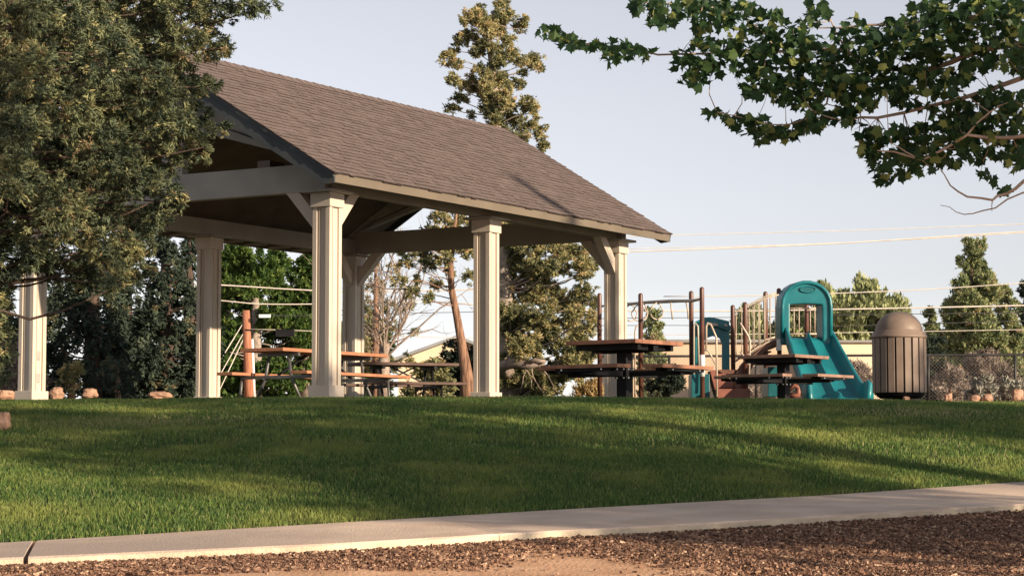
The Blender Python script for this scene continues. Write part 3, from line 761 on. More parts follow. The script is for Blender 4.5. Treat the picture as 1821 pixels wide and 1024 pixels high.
# ------------------------------------------------------------------ chain link fence
dF = 58.0
fz = thing('chain_link_fence', 'long dark chain link fence with top rail behind the playground', 'fence', tuple(at(1500, 708, dF)))
y_ = lambda x: 634-(x-1000)*0.004
X0, X1 = 1010, 1990
m = MB().tube([at(x, y_(x), dF) for x in range(X0, X1, 60)], .032, 8); m.build('top_rail', M['fence'], fz, world=True)
for x in (1035, 1190, 1345, 1500, 1651, 1805, 1960):
    p = at(x, y_(x)-2, dF); q = at(x, 712, dF); MB().tube([q, p], .035, 8).build('fence_post', M['fence'], fz, world=True)
mm, t_, b_ = newmat('chain_link_wire'); b_.inputs['Base Color'].default_value = (.16,.15,.14,1); b_.inputs['Roughness'].default_value = .5; b_.inputs['Metallic'].default_value = .4
wr = []; pL, pR = at(X0, 633, dF), at(X1, 630, dF); zt_, zb_ = pR[2], at(1500, 712, dF)[2]; hgt = pL[2]-zb_
nw = int((pR[0]-pL[0]+hgt)/.095); r_ = .003
for s in (1, -1):
    for i in range(nw):
        xa = pL[0]-hgt+i*.095 if s > 0 else pL[0]+i*.095; xb = xa+s*hgt
        za, zb2 = zb_, pL[2]
        # clip to the panel
        for lim, side in ((pL[0], 0), (pR[0], 1)):
            pass
        if min(xa, xb) < pL[0] or max(xa, xb) > pR[0]: continue
        dx = r_; wr += [(xa-dx, dF, za), (xa+dx, dF, za), (xb+dx, dF, zb2), (xb-dx, dF, zb2)]
npmesh('chain_link', np.array(wr)-np.array(fz.location), 4, mm, fz)

# ------------------------------------------------------------------ far buildings
def bldg(name, label, corner_px, d, y_top, wdt, dep, hgt_, mat, rot=0): pass
db = 105.0
b1 = thing('flat_roofed_building', 'long low tan stucco building with flat roof beyond the fence', 'building', tuple(at(1300, 706, db)))
pa, pb_ = at(1085, 609, db), at(1480, 603, db); g0 = at(1300, 712, db)[2]
MB().box((pa[0], db, g0-.5), (pb_[0], db+14, pa[2])).build('wall', M['stucco'], b1, world=True)
MB().box((pa[0]-.2, db-.25, pa[2]+.001), (pb_[0]+.2, db+14.3, pa[2]+.14)).build('roof_edge', M['trim'], b1, world=True)
b2 = thing('pale_flat_building', 'pale tan flat-roofed building wing seen right of the slide', 'building', tuple(at(1520, 706, 95)))
pa, pb_ = at(1482, 609, 95), at(1598, 607, 95)
MB().box((pa[0], 95, g0-.6), (pb_[0], 108, pa[2])).build('wall', M['stuccow'], b2, world=True)
MB().box((pa[0]-.15, 94.8, pa[2]+.001), (pb_[0]+.15, 108.2, pa[2]+.10)).build('roof_edge', M['trim'], b2, world=True)
dg = 85
b3 = thing('gabled_house', 'cream gabled house with pale metal roof seen under the pavilion between the columns', 'house', tuple(at(800, 706, dg)))
L0, Pk, R0 = at(690, 641, dg), at(812, 598, dg), at(934, 641, dg); zb_ = at(700, 712, dg)[2]-.4
MB().prism([(L0[0]+.4, zb_), (R0[0]-.4, zb_), (R0[0]-.4, R0[2]), (Pk[0], Pk[2]-.1), (L0[0]+.4, L0[2])], 1, dg, dg+12).build('wall', M['stuccow'], b3, world=True)
for e in (L0, R0):
    MB().prism([(e[0], e[2]-.12), (e[0], e[2]), (Pk[0], Pk[2]+.02), (Pk[0], Pk[2]-.09)], 1, dg-.5, dg+12.5).build('roof', M['metalroof'], b3, world=True)
b4 = thing('low_shed', 'low grey-roofed shed behind the left junipers', 'shed', tuple(at(620, 706, 90))) if False else None

# ------------------------------------------------------------------ utility pole and cables
dU = 62.0
up = thing('utility_pole', 'short red brown utility pole with white conduit and guy wires under the pavilion', 'utility pole', tuple(at(442, 706, dU)))
MB().tube([at(443, 715, dU), at(441, 640, dU), at(437.5, 552, dU)], [.135,.125,.105], 12).build('pole', M['polewood'], up, world=True)
MB().tube([at(452.5, 715, dU), at(448.5, 603, dU)], .04, 8).build('conduit', M['white'], up, world=True)
MB().cbox(at(471, 562, dU-.3), (.16,.06,.045)).build('cable_box', M['white'], up, world=True)
MB().cbox(at(507, 592, dU-.3), (.26,.08,.10)).build('splice_case', M['black'], up, world=True)
for x0, y0, x1, y1 in ((432,575,375,668),(434,590,378,690),(434,600,385,705)):
    MB().tube([at(x0, y0, dU), at(x1, y1, dU-1)], .014, 5).build('guy_wire', M['cable'], up, world=True)
MB().lathe(at(441, 587, dU), [(.125,-.02),(.13,0),(.125,.02)], 12).build('pole_band', M['black'], up, world=True)
cabs = [ # pixel polylines, distance, radius, material, label
 ([(300,500),(400,507),(555,517),(700,519),(900,513)], 64, .032, 'cable', 'uppermost pale cable crossing behind the left pavilion bay'),
 ([(300,528),(400,535),(460,541),(560,541),(760,536)], 64, .026, 'cable', 'second pale cable crossing behind the left pavilion bay'),
 ([(436,560),(560,562),(760,556),(1000,552)], 63, .014, 'cabledark', 'thin dark cable leaving the pole top to the right'),
 ([(436,585),(560,588),(760,600),(900,602)], 63, .016, 'cable', 'thin pale cable carrying the dark splice case on the pole'),
 ([(1000,425),(1190,418),(1500,411),(1821,398),(2000,390)], 70, .018, 'cable', 'highest pale wire against the sky right of the roof'),
 ([(1000,453),(1130,448),(1500,433),(1821,411),(2000,400)], 70, .032, 'cable', 'thick pale wire low against the sky right of the roof'),
 ([(1000,446),(1130,442),(1400,436),(1640,425),(1821,414),(2000,403)], 70, .016, 'cable', 'thin pale wire just above the thick sky wire right of the roof'),
 ([(1180,527),(1350,526),(1480,522),(1650,515),(1821,503),(2000,490)], 66, .022, 'cable', 'pale wire rising right across the top of the tall green trees'),
 ([(760,536),(1000,552),(1180,553),(1350,553),(1480,550),(1600,548),(1821,543),(2000,538)], 66, .034, 'cable', 'thick pale cable running level behind the slide hood and litter bin'),
 ([(900,568),(1180,565),(1350,564),(1480,560),(1821,556),(2000,553)], 66, .015, 'cabledark', 'thin dark cable just below the thick level cable'),
 ([(900,580),(1180,578),(1350,580),(1480,581),(1821,570),(2000,566)], 66, .014, 'cabledark', 'dark cable behind the monkey bars, second from the bottom'),
 ([(900,592),(1180,595),(1350,594),(1480,592),(1821,586),(2000,580)], 66, .016, 'cable', 'lowest cable, just above the far tan building'),
]
for pts, d, r_, mt, lab in cabs:
    pp = []
    for (xa, ya), (xb, yb) in zip(pts[:-1], pts[1:]):
        for t in (0, .34, .67): pp.append((xa+(xb-xa)*t, ya+(yb-ya)*t))
    pp.append(pts[-1])
    pp = np.array(pp); sm = pp.copy(); sm[1:-1, 1] = (pp[:-2, 1]+2*pp[1:-1, 1]+pp[2:, 1])/4
    o = MB().tube([at(x, y, d) for x, y in sm], r_*.72, 6).build('overhead_cable', M[mt]); props(o, lab, 'cable', 'overhead cables')

# ------------------------------------------------------------------ foliage machinery
def unit(v_): return v_/np.maximum(np.linalg.norm(v_, axis=-1, keepdims=True), 1e-9)
def rhomb(base, dr, ln, wd, rng):
    """thin leaf rhombs: base (n,3), dir (n,3), length (n), width (n)"""
    s = unit(np.cross(dr, rng.normal(size=dr.shape)))
    mid = base+dr*(ln*.45)[:, None]; tip = base+dr*ln[:, None]
    return np.stack([base, mid+s*(wd/2)[:, None], tip, mid-s*(wd/2)[:, None]], 1)
def tuft_leaves(blobs, rng, tuft=.10, dens=1.0, twigs=12, wd=.016, up=.2, spread=.9, droop=0.0, hollow=.45, side=True):
    """blobs: list of (center, (rx,ry,rz)). Fills each with tufts of fine twigs; returns quads and tints"""
    Q = []; T = []
    for c, r in blobs:
        r = np.array(r); area = 4*math.pi*(((r[0]*r[1])**1.6+(r[0]*r[2])**1.6+(r[1]*r[2])**1.6)/3)**(1/1.6)
        n = max(5, int(dens*1.9*area/(tuft*tuft*2.2)))
        u = unit(rng.normal(size=(n, 3))); rad = hollow+(1-hollow)*rng.uniform(0, 1, n)**.55
        rad *= 1+.22*np.sin(u[:, 0]*5+c[0]*7)*np.sin(u[:, 2]*6+c[2]*5)+.10*rng.normal(size=n)
        tc = c+u*r*rad[:, None]
        bt = np.clip(.42+.24*rng.normal(size=n)+.12*math.sin(c[0]*3+c[2]*5), 0, 1)
        m = twigs; tcr = np.repeat(tc, m, 0); ur = np.repeat(u, m, 0); k = n*m
        dr = unit(ur*.8+rng.normal(size=(k, 3))*spread*.62+np.array([0, 0, up-droop]))
        base = tcr+rng.normal(size=(k, 3))*tuft*.22-dr*tuft*.25
        ln = tuft*rng.uniform(.55, 1.25, k); w_ = wd*1.45*rng.uniform(.7, 1.3, k)
        q = [rhomb(base, dr, ln, w_, rng)]; t = np.clip(np.repeat(bt, m)+.14*rng.normal(size=k), 0, 1); tt_ = [t]
        if side:
            for sgn in (1, -1):
                sd_ = unit(np.cross(dr, np.array([.2, .3, 1.])))*sgn
                d2 = unit(dr*.75+sd_*.7+rng.normal(size=(k, 3))*.15)
                q.append(rhomb(base+dr*(ln*.4)[:, None], d2, ln*.5, w_*.9, rng)); tt_.append(t)
        Q.append(np.concatenate(q, 0).reshape(-1, 3)); T.append(np.concatenate(tt_))
    return np.concatenate(Q), np.concatenate(T)
def limb(mb_, a, b, r0, r1, rng, sag=.12, n=6, k=6):
    a, b = np.array(a, float), np.array(b, float); L_ = np.linalg.norm(b-a); off = rng.normal(size=3)*L_*sag*.5; off[2] -= abs(L_*sag*.3)
    pts = []; rr = []
    for i in range(n):
        t = i/(n-1); pts.append(a+(b-a)*t+off*math.sin(math.pi*t)+rng.normal(size=3)*L_*.012*(0 < i < n-1)); rr.append(r0*(1-t)+r1*t)
    mb_.tube(pts, rr, k)
def tree(name, label, base, trunkpts, trunkr, blobs, mat, rng, bark='bark', group=None, cat='tree', limbs=True, lr=.16, **kw):
    """blobs in world coordinates"""
    t = thing(name, label, cat, tuple(base), 0, group)
    m = MB(); m.tube(trunkpts, trunkr, 10)
    tp = np.array([np.array(p) for p in trunkpts])
    if limbs:
        for c, r in blobs:
            # fork from the trunk a little below the clump
            ts = np.linspace(0, 1, 30); seg = np.array([tp[min(int(s*(len(tp)-1)), len(tp)-2)]*(1-(s*(len(tp)-1)-min(int(s*(len(tp)-1)), len(tp)-2)))+tp[min(int(s*(len(tp)-1)), len(tp)-2)+1]*(s*(len(tp)-1)-min(int(s*(len(tp)-1)), len(tp)-2)) for s in ts])
            dd = np.linalg.norm(seg-(c-np.array([0, 0, .25*np.linalg.norm(c[:2]-tp[0][:2])])), axis=1); i = int(np.argmin(dd))
            rb = np.interp(ts[i], np.linspace(0, 1, len(trunkr)), trunkr)*lr
            limb(m, seg[i], c, max(rb, .012), .006, rng)
    m.build('trunk', M[bark], t, world=True)
    q, ti = tuft_leaves(blobs, rng, **kw)
    npmesh('crown', q-np.array(base), 4, M[mat], t, ti)
    return t
def bl(px, py, rx_, ry, d, dd=0, rd_=None):
    p = at(px, py, d+dd); k = ppm(d); rm = (rx_+ry)/2
    return (p, (rx_/k, (rd_ or rm)/k, ry/k))

# big juniper at the left, nearer than the pavilion
r = np.random.default_rng(21); dJ = 21.5
B = []
for px, py, a, b, dd in [
  (30,20,80,70,.2),(130,20,70,60,-.4),(230,10,80,55,.3),(320,10,55,45,-.1),(385,20,40,28,.2),(430,8,38,18,-.1),(470,12,26,8,0),
  (20,110,80,60,-.3),(110,110,65,60,.4),(190,100,65,60,-.5),(270,80,60,55,.2),(330,80,45,40,-.2),(375,75,30,20,.3),(405,85,26,9,-.2),(362,52,24,24,.1),(385,96,18,14,.1),
  (30,200,75,55,.4),(120,195,60,55,-.5),(200,185,60,55,.2),(270,165,50,45,-.4),(330,150,40,30,.1),(365,155,26,18,-.2),
  (20,290,70,55,-.2),(100,280,60,50,.3),(180,270,60,50,-.4),(250,245,52,42,.2),(310,220,45,35,-.3),(350,205,34,24,.2),(385,228,26,9,-.2),(362,262,14,22,-.3),
  (30,380,70,50,.3),(110,370,55,48,-.4),(180,350,55,45,.3),(245,320,45,42,-.2),(290,290,38,36,.1),(318,255,36,28,-.1),(300,345,28,16,-.3),(322,362,14,16,-.2),
  (20,450,60,50,-.1),(120,440,60,42,.2),(190,430,45,45,-.3),(240,400,42,38,.2),(278,385,32,22,-.1),(225,450,34,36,-.1),(255,430,26,24,.1),
  (5,530,22,60,.4),(2,610,26,50,.2),(-25,560,40,60,.1),(-20,650,40,40,.3),(150,492,30,22,.3),(200,498,28,24,-.2),(246,478,24,24,.1),(70,470,30,16,.3),(110,480,40,22,.1),(60,455,40,22,-.2),
  (20,50,46,44,-1.4),(60,20,40,36,-1.5),(14,150,44,44,-1.3),(30,230,46,44,-1.4),(66,120,40,40,-1.5),(20,320,44,40,-1.3),(-80,60,90,90,0),(-90,200,90,90,.6),(-85,330,85,80,-.4),(-80,450,70,70,.2),(-180,100,100,100,0),(-190,260,100,100,0),(-170,400,90,90,0),(-60,-90,110,80,0),(90,-70,100,60,0),(240,-60,90,50,0),(-260,200,90,110,0),(340,-50,60,40,0),
  (-60,-230,140,90,0),(120,-200,120,90,.3),(-200,-80,110,110,0),(60,-380,110,110,0),(0,-520,70,90,0)]:
    B.append(bl(px, py, a, b, dJ, dd*1.6))
for px in range(-150, 331, 62):
    for py in range(-60, 401, 62):
        if px > 245-.45*(py-80) + 90 and py > 150: continue
        B.append(bl(px+r.normal()*10, py+r.normal()*10, 50, 48, dJ, 2.3+r.normal()*.3))
tb = at(-95, 748, 21.5); tb[2] = gz(tb)-.05
tree('juniper_tree', 'large dark green juniper with drooping golden tipped foliage at the left, nearest the camera', tb,
  [tb, at(-90,600,dJ), at(-60,400,dJ), at(0,180,dJ), at(40,-40,dJ), at(50,-350,dJ)], [.30,.24,.19,.15,.11,.05], B, 'juniper', r, bark='barkdark', lr=.10,
  tuft=.085, dens=.80, twigs=15, wd=.0105, up=.1, droop=.25, spread=1.0, hollow=.35)

# dark junipers behind the left bay
r = np.random.default_rng(22)
def conic(px, ytop, ybase, wpx, d, n, r, jit=.5, basefrac=.12, bias=.75):
    out = []; k = ppm(d)
    for i in range(n):
        t = (i+.5)/n; y = ytop+(ybase-ytop)*t; wd_ = wpx*(basefrac+(1-basefrac)*min(1, t**bias*1.15))*(1 if t < .85 else .85)
        m = max(1, int(wd_/ (wpx*.26)))
        for j in range(m+1):
            a = r.uniform(0, 2*math.pi); rr_ = wd_*math.sqrt(r.uniform(.05, 1))*.75
            s = wpx*.30*r.uniform(.7, 1.2)*(.45+.55*t)
            out.append((at(px+rr_*math.cos(a)+r.normal()*2, y+r.normal()*s*.3, d)+np.array([0, rr_*math.sin(a)/k, 0]), (s/k, s/k, s*1.25/k)))
    return out
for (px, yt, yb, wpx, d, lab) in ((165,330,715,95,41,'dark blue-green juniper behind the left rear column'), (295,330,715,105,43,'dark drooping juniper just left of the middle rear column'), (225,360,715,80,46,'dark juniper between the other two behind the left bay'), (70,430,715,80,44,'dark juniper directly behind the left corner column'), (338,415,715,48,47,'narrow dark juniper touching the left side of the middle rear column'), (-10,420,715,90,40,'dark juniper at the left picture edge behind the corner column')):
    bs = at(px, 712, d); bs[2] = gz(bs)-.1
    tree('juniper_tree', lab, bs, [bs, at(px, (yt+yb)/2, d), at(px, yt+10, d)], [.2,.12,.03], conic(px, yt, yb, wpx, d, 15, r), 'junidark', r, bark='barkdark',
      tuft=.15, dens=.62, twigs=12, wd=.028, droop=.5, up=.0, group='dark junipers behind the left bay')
# broadleaf trees behind the left bay
for (px, yt, wpx, d, lab) in ((455,430,95,74,'sunlit green broadleaf tree behind the utility pole'), (545,445,60,78,'narrower green broadleaf tree behind the nearest front column'), (405,450,60,80,'green broadleaf tree half hidden by the middle rear column')):
    bb = []
    for i in range(52):
        a = r.uniform(0, 2*math.pi); t = r.uniform(0, 1); rr_ = wpx*math.sqrt(r.uniform(0, 1))*(1 if t > .25 else .7); s = r.uniform(16, 27)
        bb.append((at(px+rr_*math.cos(a), yt+22+(690-yt)*t, d)+np.array([0, rr_*math.sin(a)/ppm(d), 0]), (s/ppm(d),)*3))
    bs = at(px, 712, d); bs[2] = gz(bs)-.1
    tree('broadleaf_tree', lab, bs, [bs, at(px, 600, d), at(px, yt+40, d)], [.25,.18,.05], bb, 'broad', r, bark='barkgrey',
      tuft=.18, dens=.9, twigs=14, wd=.052, side=False, spread=1.3, group='green broadleaf trees behind the left bay')

# tall sparse conifer rising over the roof
r = np.random.default_rng(23); dT = 45.0
B = [bl(px, py, a, b, dT, r.normal()*.35) for px, py, a, b in [
  (893,10,14,13),(880,28,16,12),(905,30,12,10),(845,28,22,15),(825,38,12,9),(858,44,20,12),(830,66,22,13),(812,76,9,8),(888,50,20,14),(925,48,12,16),(932,36,7,8),(868,60,14,10),
  (795,104,15,14),(808,92,11,9),(812,116,11,9),(848,93,12,9),(882,86,18,11),(905,98,18,13),(925,108,12,10),(948,108,16,14),(958,122,9,8),(858,124,15,10),(886,112,14,12),(930,128,10,7),
  (806,142,13,11),(822,150,13,10),(843,158,18,11),(868,150,12,10),(892,143,18,12),(920,150,14,10),(868,172,18,16),(895,170,16,14),(818,176,16,9),(805,195,12,10),(838,205,9,7),
  (875,195,20,15),(905,190,18,15),(935,185,16,14),(950,200,12,14),(880,215,16,13),(915,215,20,13),(940,222,16,12),(960,235,12,13),(966,258,10,13),(930,245,14,10),(955,270,10,8),(900,245,20,18),(880,280,25,20),(920,290,30,24),(950,310,25,25),
  (870,330,25,25),(930,340,30,25),(900,380,30,25),(960,370,28,22),(1000,400,25,18)]]
B += [bl(px, py, a*1.1, b*1.1, dT, r.normal()*.4-.35) for px, py, a, b in [
  (905,425,24,14),(950,440,26,16),(995,436,22,13),(1030,448,18,12),(1050,470,14,16),(1035,488,12,8),(920,470,20,18),(965,480,22,18),(1000,480,14,11),(905,520,22,22),(945,525,24,18),(990,525,18,16),(1035,520,20,16),(1055,540,9,14),(1020,560,18,18),
  (1048,575,14,20),(960,570,26,22),(910,575,24,24),(985,605,26,22),(930,615,28,22),(1030,612,20,20),(1050,630,10,16),(900,660,24,24),(950,665,26,26),(1000,655,20,26),(975,690,26,18)]]
B += [bl(r.uniform(895,1040), r.uniform(435,690), r.uniform(13,22), r.uniform(12,20), dT, r.uniform(-1.1,.6)) for i in range(46)]
B += [bl(878+r.normal()*(10+16*t_), 14+250*t_, r.uniform(9,15), r.uniform(8,12), dT, r.normal()*.35) for t_ in r.uniform(0, 1, 30)]
bs = at(905, 712, dT); bs[2] = gz(bs)-.1
tr_ = tree('conifer_tree', 'tall sparse golden green conifer rising above the ridge of the pavilion roof', bs,
  [bs, at(900,600,dT), at(893,400,dT), at(884,260,dT), at(880,150,dT), at(870,80,dT), at(888,15,dT)], [.24,.20,.15,.11,.085,.06,.02], B, 'junigold', r,
  bark='barkgrey', tuft=.095, dens=1.15, twigs=14, wd=.0155, up=.25, lr=.16, hollow=.1)
# low pale limb reaching right near the ground
m = MB(); m.tube([at(905,665,44.4), at(888,652,44), at(915,645,43.8), at(940,650,43.6), at(968,645,43.5)], [.14,.12,.10,.08,.04], 8)
m.tube([at(935,648,43.6), at(952,640,43.5), at(970,643,43.4)], [.06,.05,.03], 6)
for q in ((945,650,968,700),(930,652,945,690),(955,648,990,698),(940,650,925,700)): limb(m, at(q[0],q[1],43.6), at(q[2],q[3],43.6), .014, .005, r)
m.build('low_limb', M['barkpale'], tr_, world=True)

# juniper with twisted lit trunk between the middle columns
r = np.random.default_rng(24); dK = 40.5
B = [bl(px, py, a, b, dK, r.normal()*.4) for px, py, a, b in [(810,395,22,14),(770,410,20,12),(745,430,16,10),(795,440,20,14),(830,445,18,14),(765,470,16,12),(745,500,10,10),(760,530,14,9),(800,480,14,10),(835,490,10,14),(725,450,12,9),(820,370,20,12),(705,440,14,8),(780,385,22,12),(815,425,18,12),(750,455,18,11),(790,460,16,12),(720,470,14,10),(840,400,14,12),(735,520,12,10),(710,500,12,9),(775,505,12,9)]]
bs = at(833, 712, dK); bs[2] = gz(bs)-.1
t_ = tree('juniper_tree', 'juniper with twisted reddish trunk standing just left of the middle front column', bs,
  [bs, at(829,660,dK), at(821,610,dK), at(812,560,dK), at(803,515,dK), at(801,470,dK), at(806,420,dK), at(812,380,dK)], [.17,.115,.085,.072,.065,.055,.04,.02], B, 'junigold', r,
  tuft=.095, dens=1.0, twigs=13, wd=.015, lr=.2, hollow=.1)
r = np.random.default_rng(27); dO = 50.0
B = [bl(px, py, a, b, dO, r.normal()*.5) for px, py, a, b in [(655,470,16,14),(668,510,18,16),(650,550,18,18),(690,545,14,14),(672,590,18,16),(645,610,16,18),(700,580,12,12),(655,650,20,18),(690,650,16,16),(725,640,12,12),(735,590,9,8),(700,480,12,9),(725,545,10,9)]]
bs = at(668, 712, dO); bs[2] = gz(bs)-.1
tree('juniper_tree', 'olive green juniper behind the leafless tree, right of the nearest front column', bs, [bs, at(670,600,dO), at(668,470,dO)], [.14,.10,.03], B, 'junigold', r, tuft=.12, dens=.9, twigs=12, wd=.018, lr=.2)
# bare branched tree
r = np.random.default_rng(25); dN = 43.0
bs = at(683, 712, dN); bs[2] = gz(bs)-.1
t_ = thing('bare_tree', 'leafless pale branched tree behind the right rear column', 'tree', tuple(bs))
m = MB(); m.tube([bs, at(682,660,dN), at(684,610,dN)], [.14,.12,.10], 8)
def grow(p, dr, L_, rad, lev):
    pts = [p]; q = p.copy(); d_ = dr.copy()
    for i in range(5):
        d_ = unit(d_+r.normal(size=3)*.13+np.array([0,0,.03])); q = q+d_*L_/5; pts.append(q.copy())
    m.tube(pts, list(np.linspace(rad, rad*.35, 6)), 5 if lev else 6, cap=False)
    if lev >= 4: return
    for i in range((5,4,4,3)[lev]):
        j = r.integers(1, 6); nd = unit(unit(pts[j]-pts[j-1])+r.normal(size=3)*.62+np.array([.04,0,.05])); grow(pts[j], nd, L_*r.uniform(.45,.75), rad*.5, lev+1)
for (tx, ty, rad) in ((655,470,.045),(690,440,.06),(725,430,.06),(770,440,.05),(815,520,.045),(735,500,.05),(650,590,.04),(640,620,.03),(700,500,.05)):
    a_ = at(684, 628+r.normal()*10, dN); e = at(tx, ty, dN)+np.array([0, r.normal()*.6, 0]); grow(a_, unit(e-a_), np.linalg.norm(e-a_)*.85, rad*.62, 1)
m.build('branches', M['barkpale'], t_, world=True)

# shrubs and small junipers
def shrub(name, label, px, ytop, ybot, wpx, d, mat, r, n=12, cat='shrub', group=None, tuft=.14, wd=.03, dens=.6, droop=0, up=.25, limbs=True, bark='bark', **kw):
    bs = at(px, ybot, d); bs[2] = gz(bs)-.05
    bb = []
    for i in range(n):
        a = r.uniform(0, 2*math.pi); t = r.uniform(0, 1)**.8; s = (ybot-ytop)*.2*r.uniform(.8, 1.3)
        rr_ = wpx*math.sqrt(r.uniform(0, 1))*(.35+.65*t)
        bb.append((at(px+rr_*math.cos(a), ytop+s*.7+(ybot-ytop-s)*t, d)+np.array([0, rr_*math.sin(a)/ppm(d), 0]), (s*1.1/ppm(d), s/ppm(d), s/ppm(d))))
    return tree(name, label, bs, [bs, at(px, (ytop+ybot)/2, d), at(px, ytop+(ybot-ytop)*.3, d)], [.06,.04,.015], bb, mat, r, bark=bark, group=group, cat=cat, limbs=limbs,
      tuft=tuft, wd=wd, dens=dens, droop=droop, up=up, **kw)
r = np.random.default_rng(26)
shrub('juniper_shrub', 'golden green juniper shrub in front of the gabled house', 770, 632, 712, 40, 44, 'junigold', r, 14)
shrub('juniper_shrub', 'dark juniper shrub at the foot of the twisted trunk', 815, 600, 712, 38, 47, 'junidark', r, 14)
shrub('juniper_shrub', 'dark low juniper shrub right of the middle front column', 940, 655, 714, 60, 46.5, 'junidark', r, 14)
shrub('dry_grass_clump', 'dry golden grass clump behind the left arm of the nearer pedestal table', 1045, 672, 712, 26, 46, 'straw', r, 8, cat='grass clump', tuft=.2, wd=.02, up=1.4, limbs=False)
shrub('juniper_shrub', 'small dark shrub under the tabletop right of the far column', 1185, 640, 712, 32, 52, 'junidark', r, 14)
shrub('juniper_shrub', 'green juniper shrub behind the bare pale tree', 655, 560, 712, 26, 56, 'broad', r, 14)
shrub('juniper_shrub', 'golden sprig juniper shrub beside the left corner column', 128, 630, 690, 22, 36, 'junigold', r, 7, tuft=.09, wd=.02)
# small conifer in front of the tan wall
for (px, yt, wpx, d, mat, lab) in ((1163,552,36,66,'junipale','small pale conifer seen under the hoop ladder'),
      (1728,436,82,72,'junipale','tall conical yellow green juniper right of the litter bin'),
      (1656,548,28,74,'junipale','small narrow juniper directly right of the bin dome'),
      (1790,512,44,76,'junipale','slimmer juniper leaning on the right flank of the tall one'),
      (1822,500,24,78,'junidark','dark juniper cut by the right picture edge')):
    bs = at(px, 712, d); bs[2] = gz(bs)-.1
    tree('juniper_tree', lab, bs, [bs, at(px, (yt+700)/2, d), at(px, yt+5, d)], [.16,.1,.02], conic(px, yt, 700, wpx, d, 19, r, bias=.7, basefrac=.22), mat, r, bark='barkdark',
      tuft=.16, dens=1.25, twigs=12, wd=.032, up=.9, spread=.7, group='conifers beyond the fence')
# tall poplars far behind the slide
for (px, yt, wpx, lab) in ((1340,548,44,'low green tree far behind the stair rails'), (1475,482,36,'left spire of the tall pale green trees behind the slide'), (1545,490,44,'broad right crown of the tall pale green trees behind the slide'), (1595,528,22,'short pale green tree peeping left of the bin dome'),(1415,520,28,'pale green tree seen through the hood opening'), (1510,512,34,'middle crown of the tall pale green trees behind the slide')):
    d = 120; bs = at(px, 712, d); bs[2] = gz(bs)-.1; bb = []
    for i in range(80):
        t = r.uniform(0, 1)**.8; x = px+r.uniform(-1, 1)*wpx*(.35+.65*min(1, t*2)); s = r.uniform(8, 13)
        y = yt+12+(640-yt)*t+abs(x-px)/wpx*14
        bb.append((at(x, y, d+r.normal()*2.0), (s/ppm(d), s/ppm(d), s*1.9/ppm(d))))
    tree('poplar_tree', lab, bs, [bs, at(px, 600, d), at(px, yt+20, d)], [.3,.2,.05], bb, 'poplar', r, bark='barkgrey',
      tuft=.36, dens=1.0, twigs=10, wd=.10, up=1.3, spread=.8, side=False, group='tall pale green trees behind the slide')
# brush behind the fence and sage at the right
for (px, yt, yb, wpx, d, mat, lab) in ((1520,642,712,34,62,'dead','dry grey brown brush just right of the slide foot'), (1590,655,712,40,62,'dead','dry brush behind the litter bin'), (1690,655,712,46,61,'dead','wide dry brush patch behind the fence right of the bin'),
      (1790,650,712,44,62,'dead','dry twiggy brush behind the right-hand sage'), (1745,672,708,30,50,'sage','silver sagebrush in front of the fence'), (1800,676,708,24,50,'sage','second silver sagebrush, at the right picture edge'), (1750,620,700,30,63,'dead','tall grey dead brush beneath the conical juniper'),
      (1655,600,712,26,64,'junidark','dark green bush beside the bin behind the fence'),(1440,650,712,40,63,'dead','dry brush behind the slide'),(1370,660,712,40,63,'dead','dry brush behind the stairs')):
    shrub('brush' if mat == 'dead' else ('sagebrush' if mat == 'sage' else 'bush'), lab, px, yt, yb, wpx, d, mat, r, 14, cat='bush', tuft=.2 if mat != 'sage' else .16, wd=.022 if mat == 'dead' else .04, up=.9, spread=.9, dens=1.1, hollow=.1, limbs=False, group='brush along the fence')
# bare hillside brush at far left under the juniper
for (px, yt, yb, wpx, d, lab) in ((15,600,702,60,37,'grey leafless brush behind the left corner column'),(210,640,706,60,38,'low dark brush between the left boulders and the juniper')):
    shrub('brush', lab, px, yt, yb, wpx, d, 'dead' if px < 100 else 'junidark', r, 14, cat='bush', tuft=.15, wd=.014, up=.7, limbs=False, group='brush behind the left columns')

# ------------------------------------------------------------------ boulders
def boulder(px, py, wpx, hpx, d, label, seed, mat='rock'):
    rr = np.random.default_rng(seed); p = at(px, py, d); k = ppm(d)
    rx_, rz = wpx/k/2, hpx/k
    n, m_ = 14, 9; vs = []
    for i in range(m_):
        th = math.pi*i/(m_-1)
        for j in range(n):
            ph = 2*math.pi*j/n; x, y, z = math.sin(th)*math.cos(ph), math.sin(th)*math.sin(ph), math.cos(th)
            f = 1+.12*math.sin(3*x+seed)+.10*math.sin(5*z+2*y+seed*2)+.05*rr.normal()*(0 < i < m_-1)
            f /= max(abs(x), abs(y), abs(z))**.5
            vs.append((p[0]+x*rx_*f*.85, p[1]+y*rx_*f*.7, p[2]+z*rz*f*.75))
    fs = [(i*n+j, i*n+(j+1) % n, (i+1)*n+(j+1) % n, (i+1)*n+j) for i in range(m_-1) for j in range(n)]
    o = MB().add([(a-p[0], b-p[1], c-p[2]) for a, b, c in vs], fs).build('boulder', M[mat]); o.location = tuple(p)
    props(o, label, 'boulder', 'rusty boulders along the lawn edge'); return o
boulder(100, 700, 34, 14, 33, 'flat rusty boulder touching the right side of the left corner column', 1)
boulder(161, 700, 34, 11, 33.5, 'blocky rusty boulder second to the right of the left corner column', 2)
boulder(10, 702, 44, 12, 33, 'low orange boulder at the left picture edge behind the lawn crest', 3)
boulder(285, 703, 46, 10, 35, 'mossy flat boulder left of the middle rear column', 4)
boulder(2, 752, 36, 26, 20.0, 'large rusty boulder on the lawn slope at the left picture edge', 5)
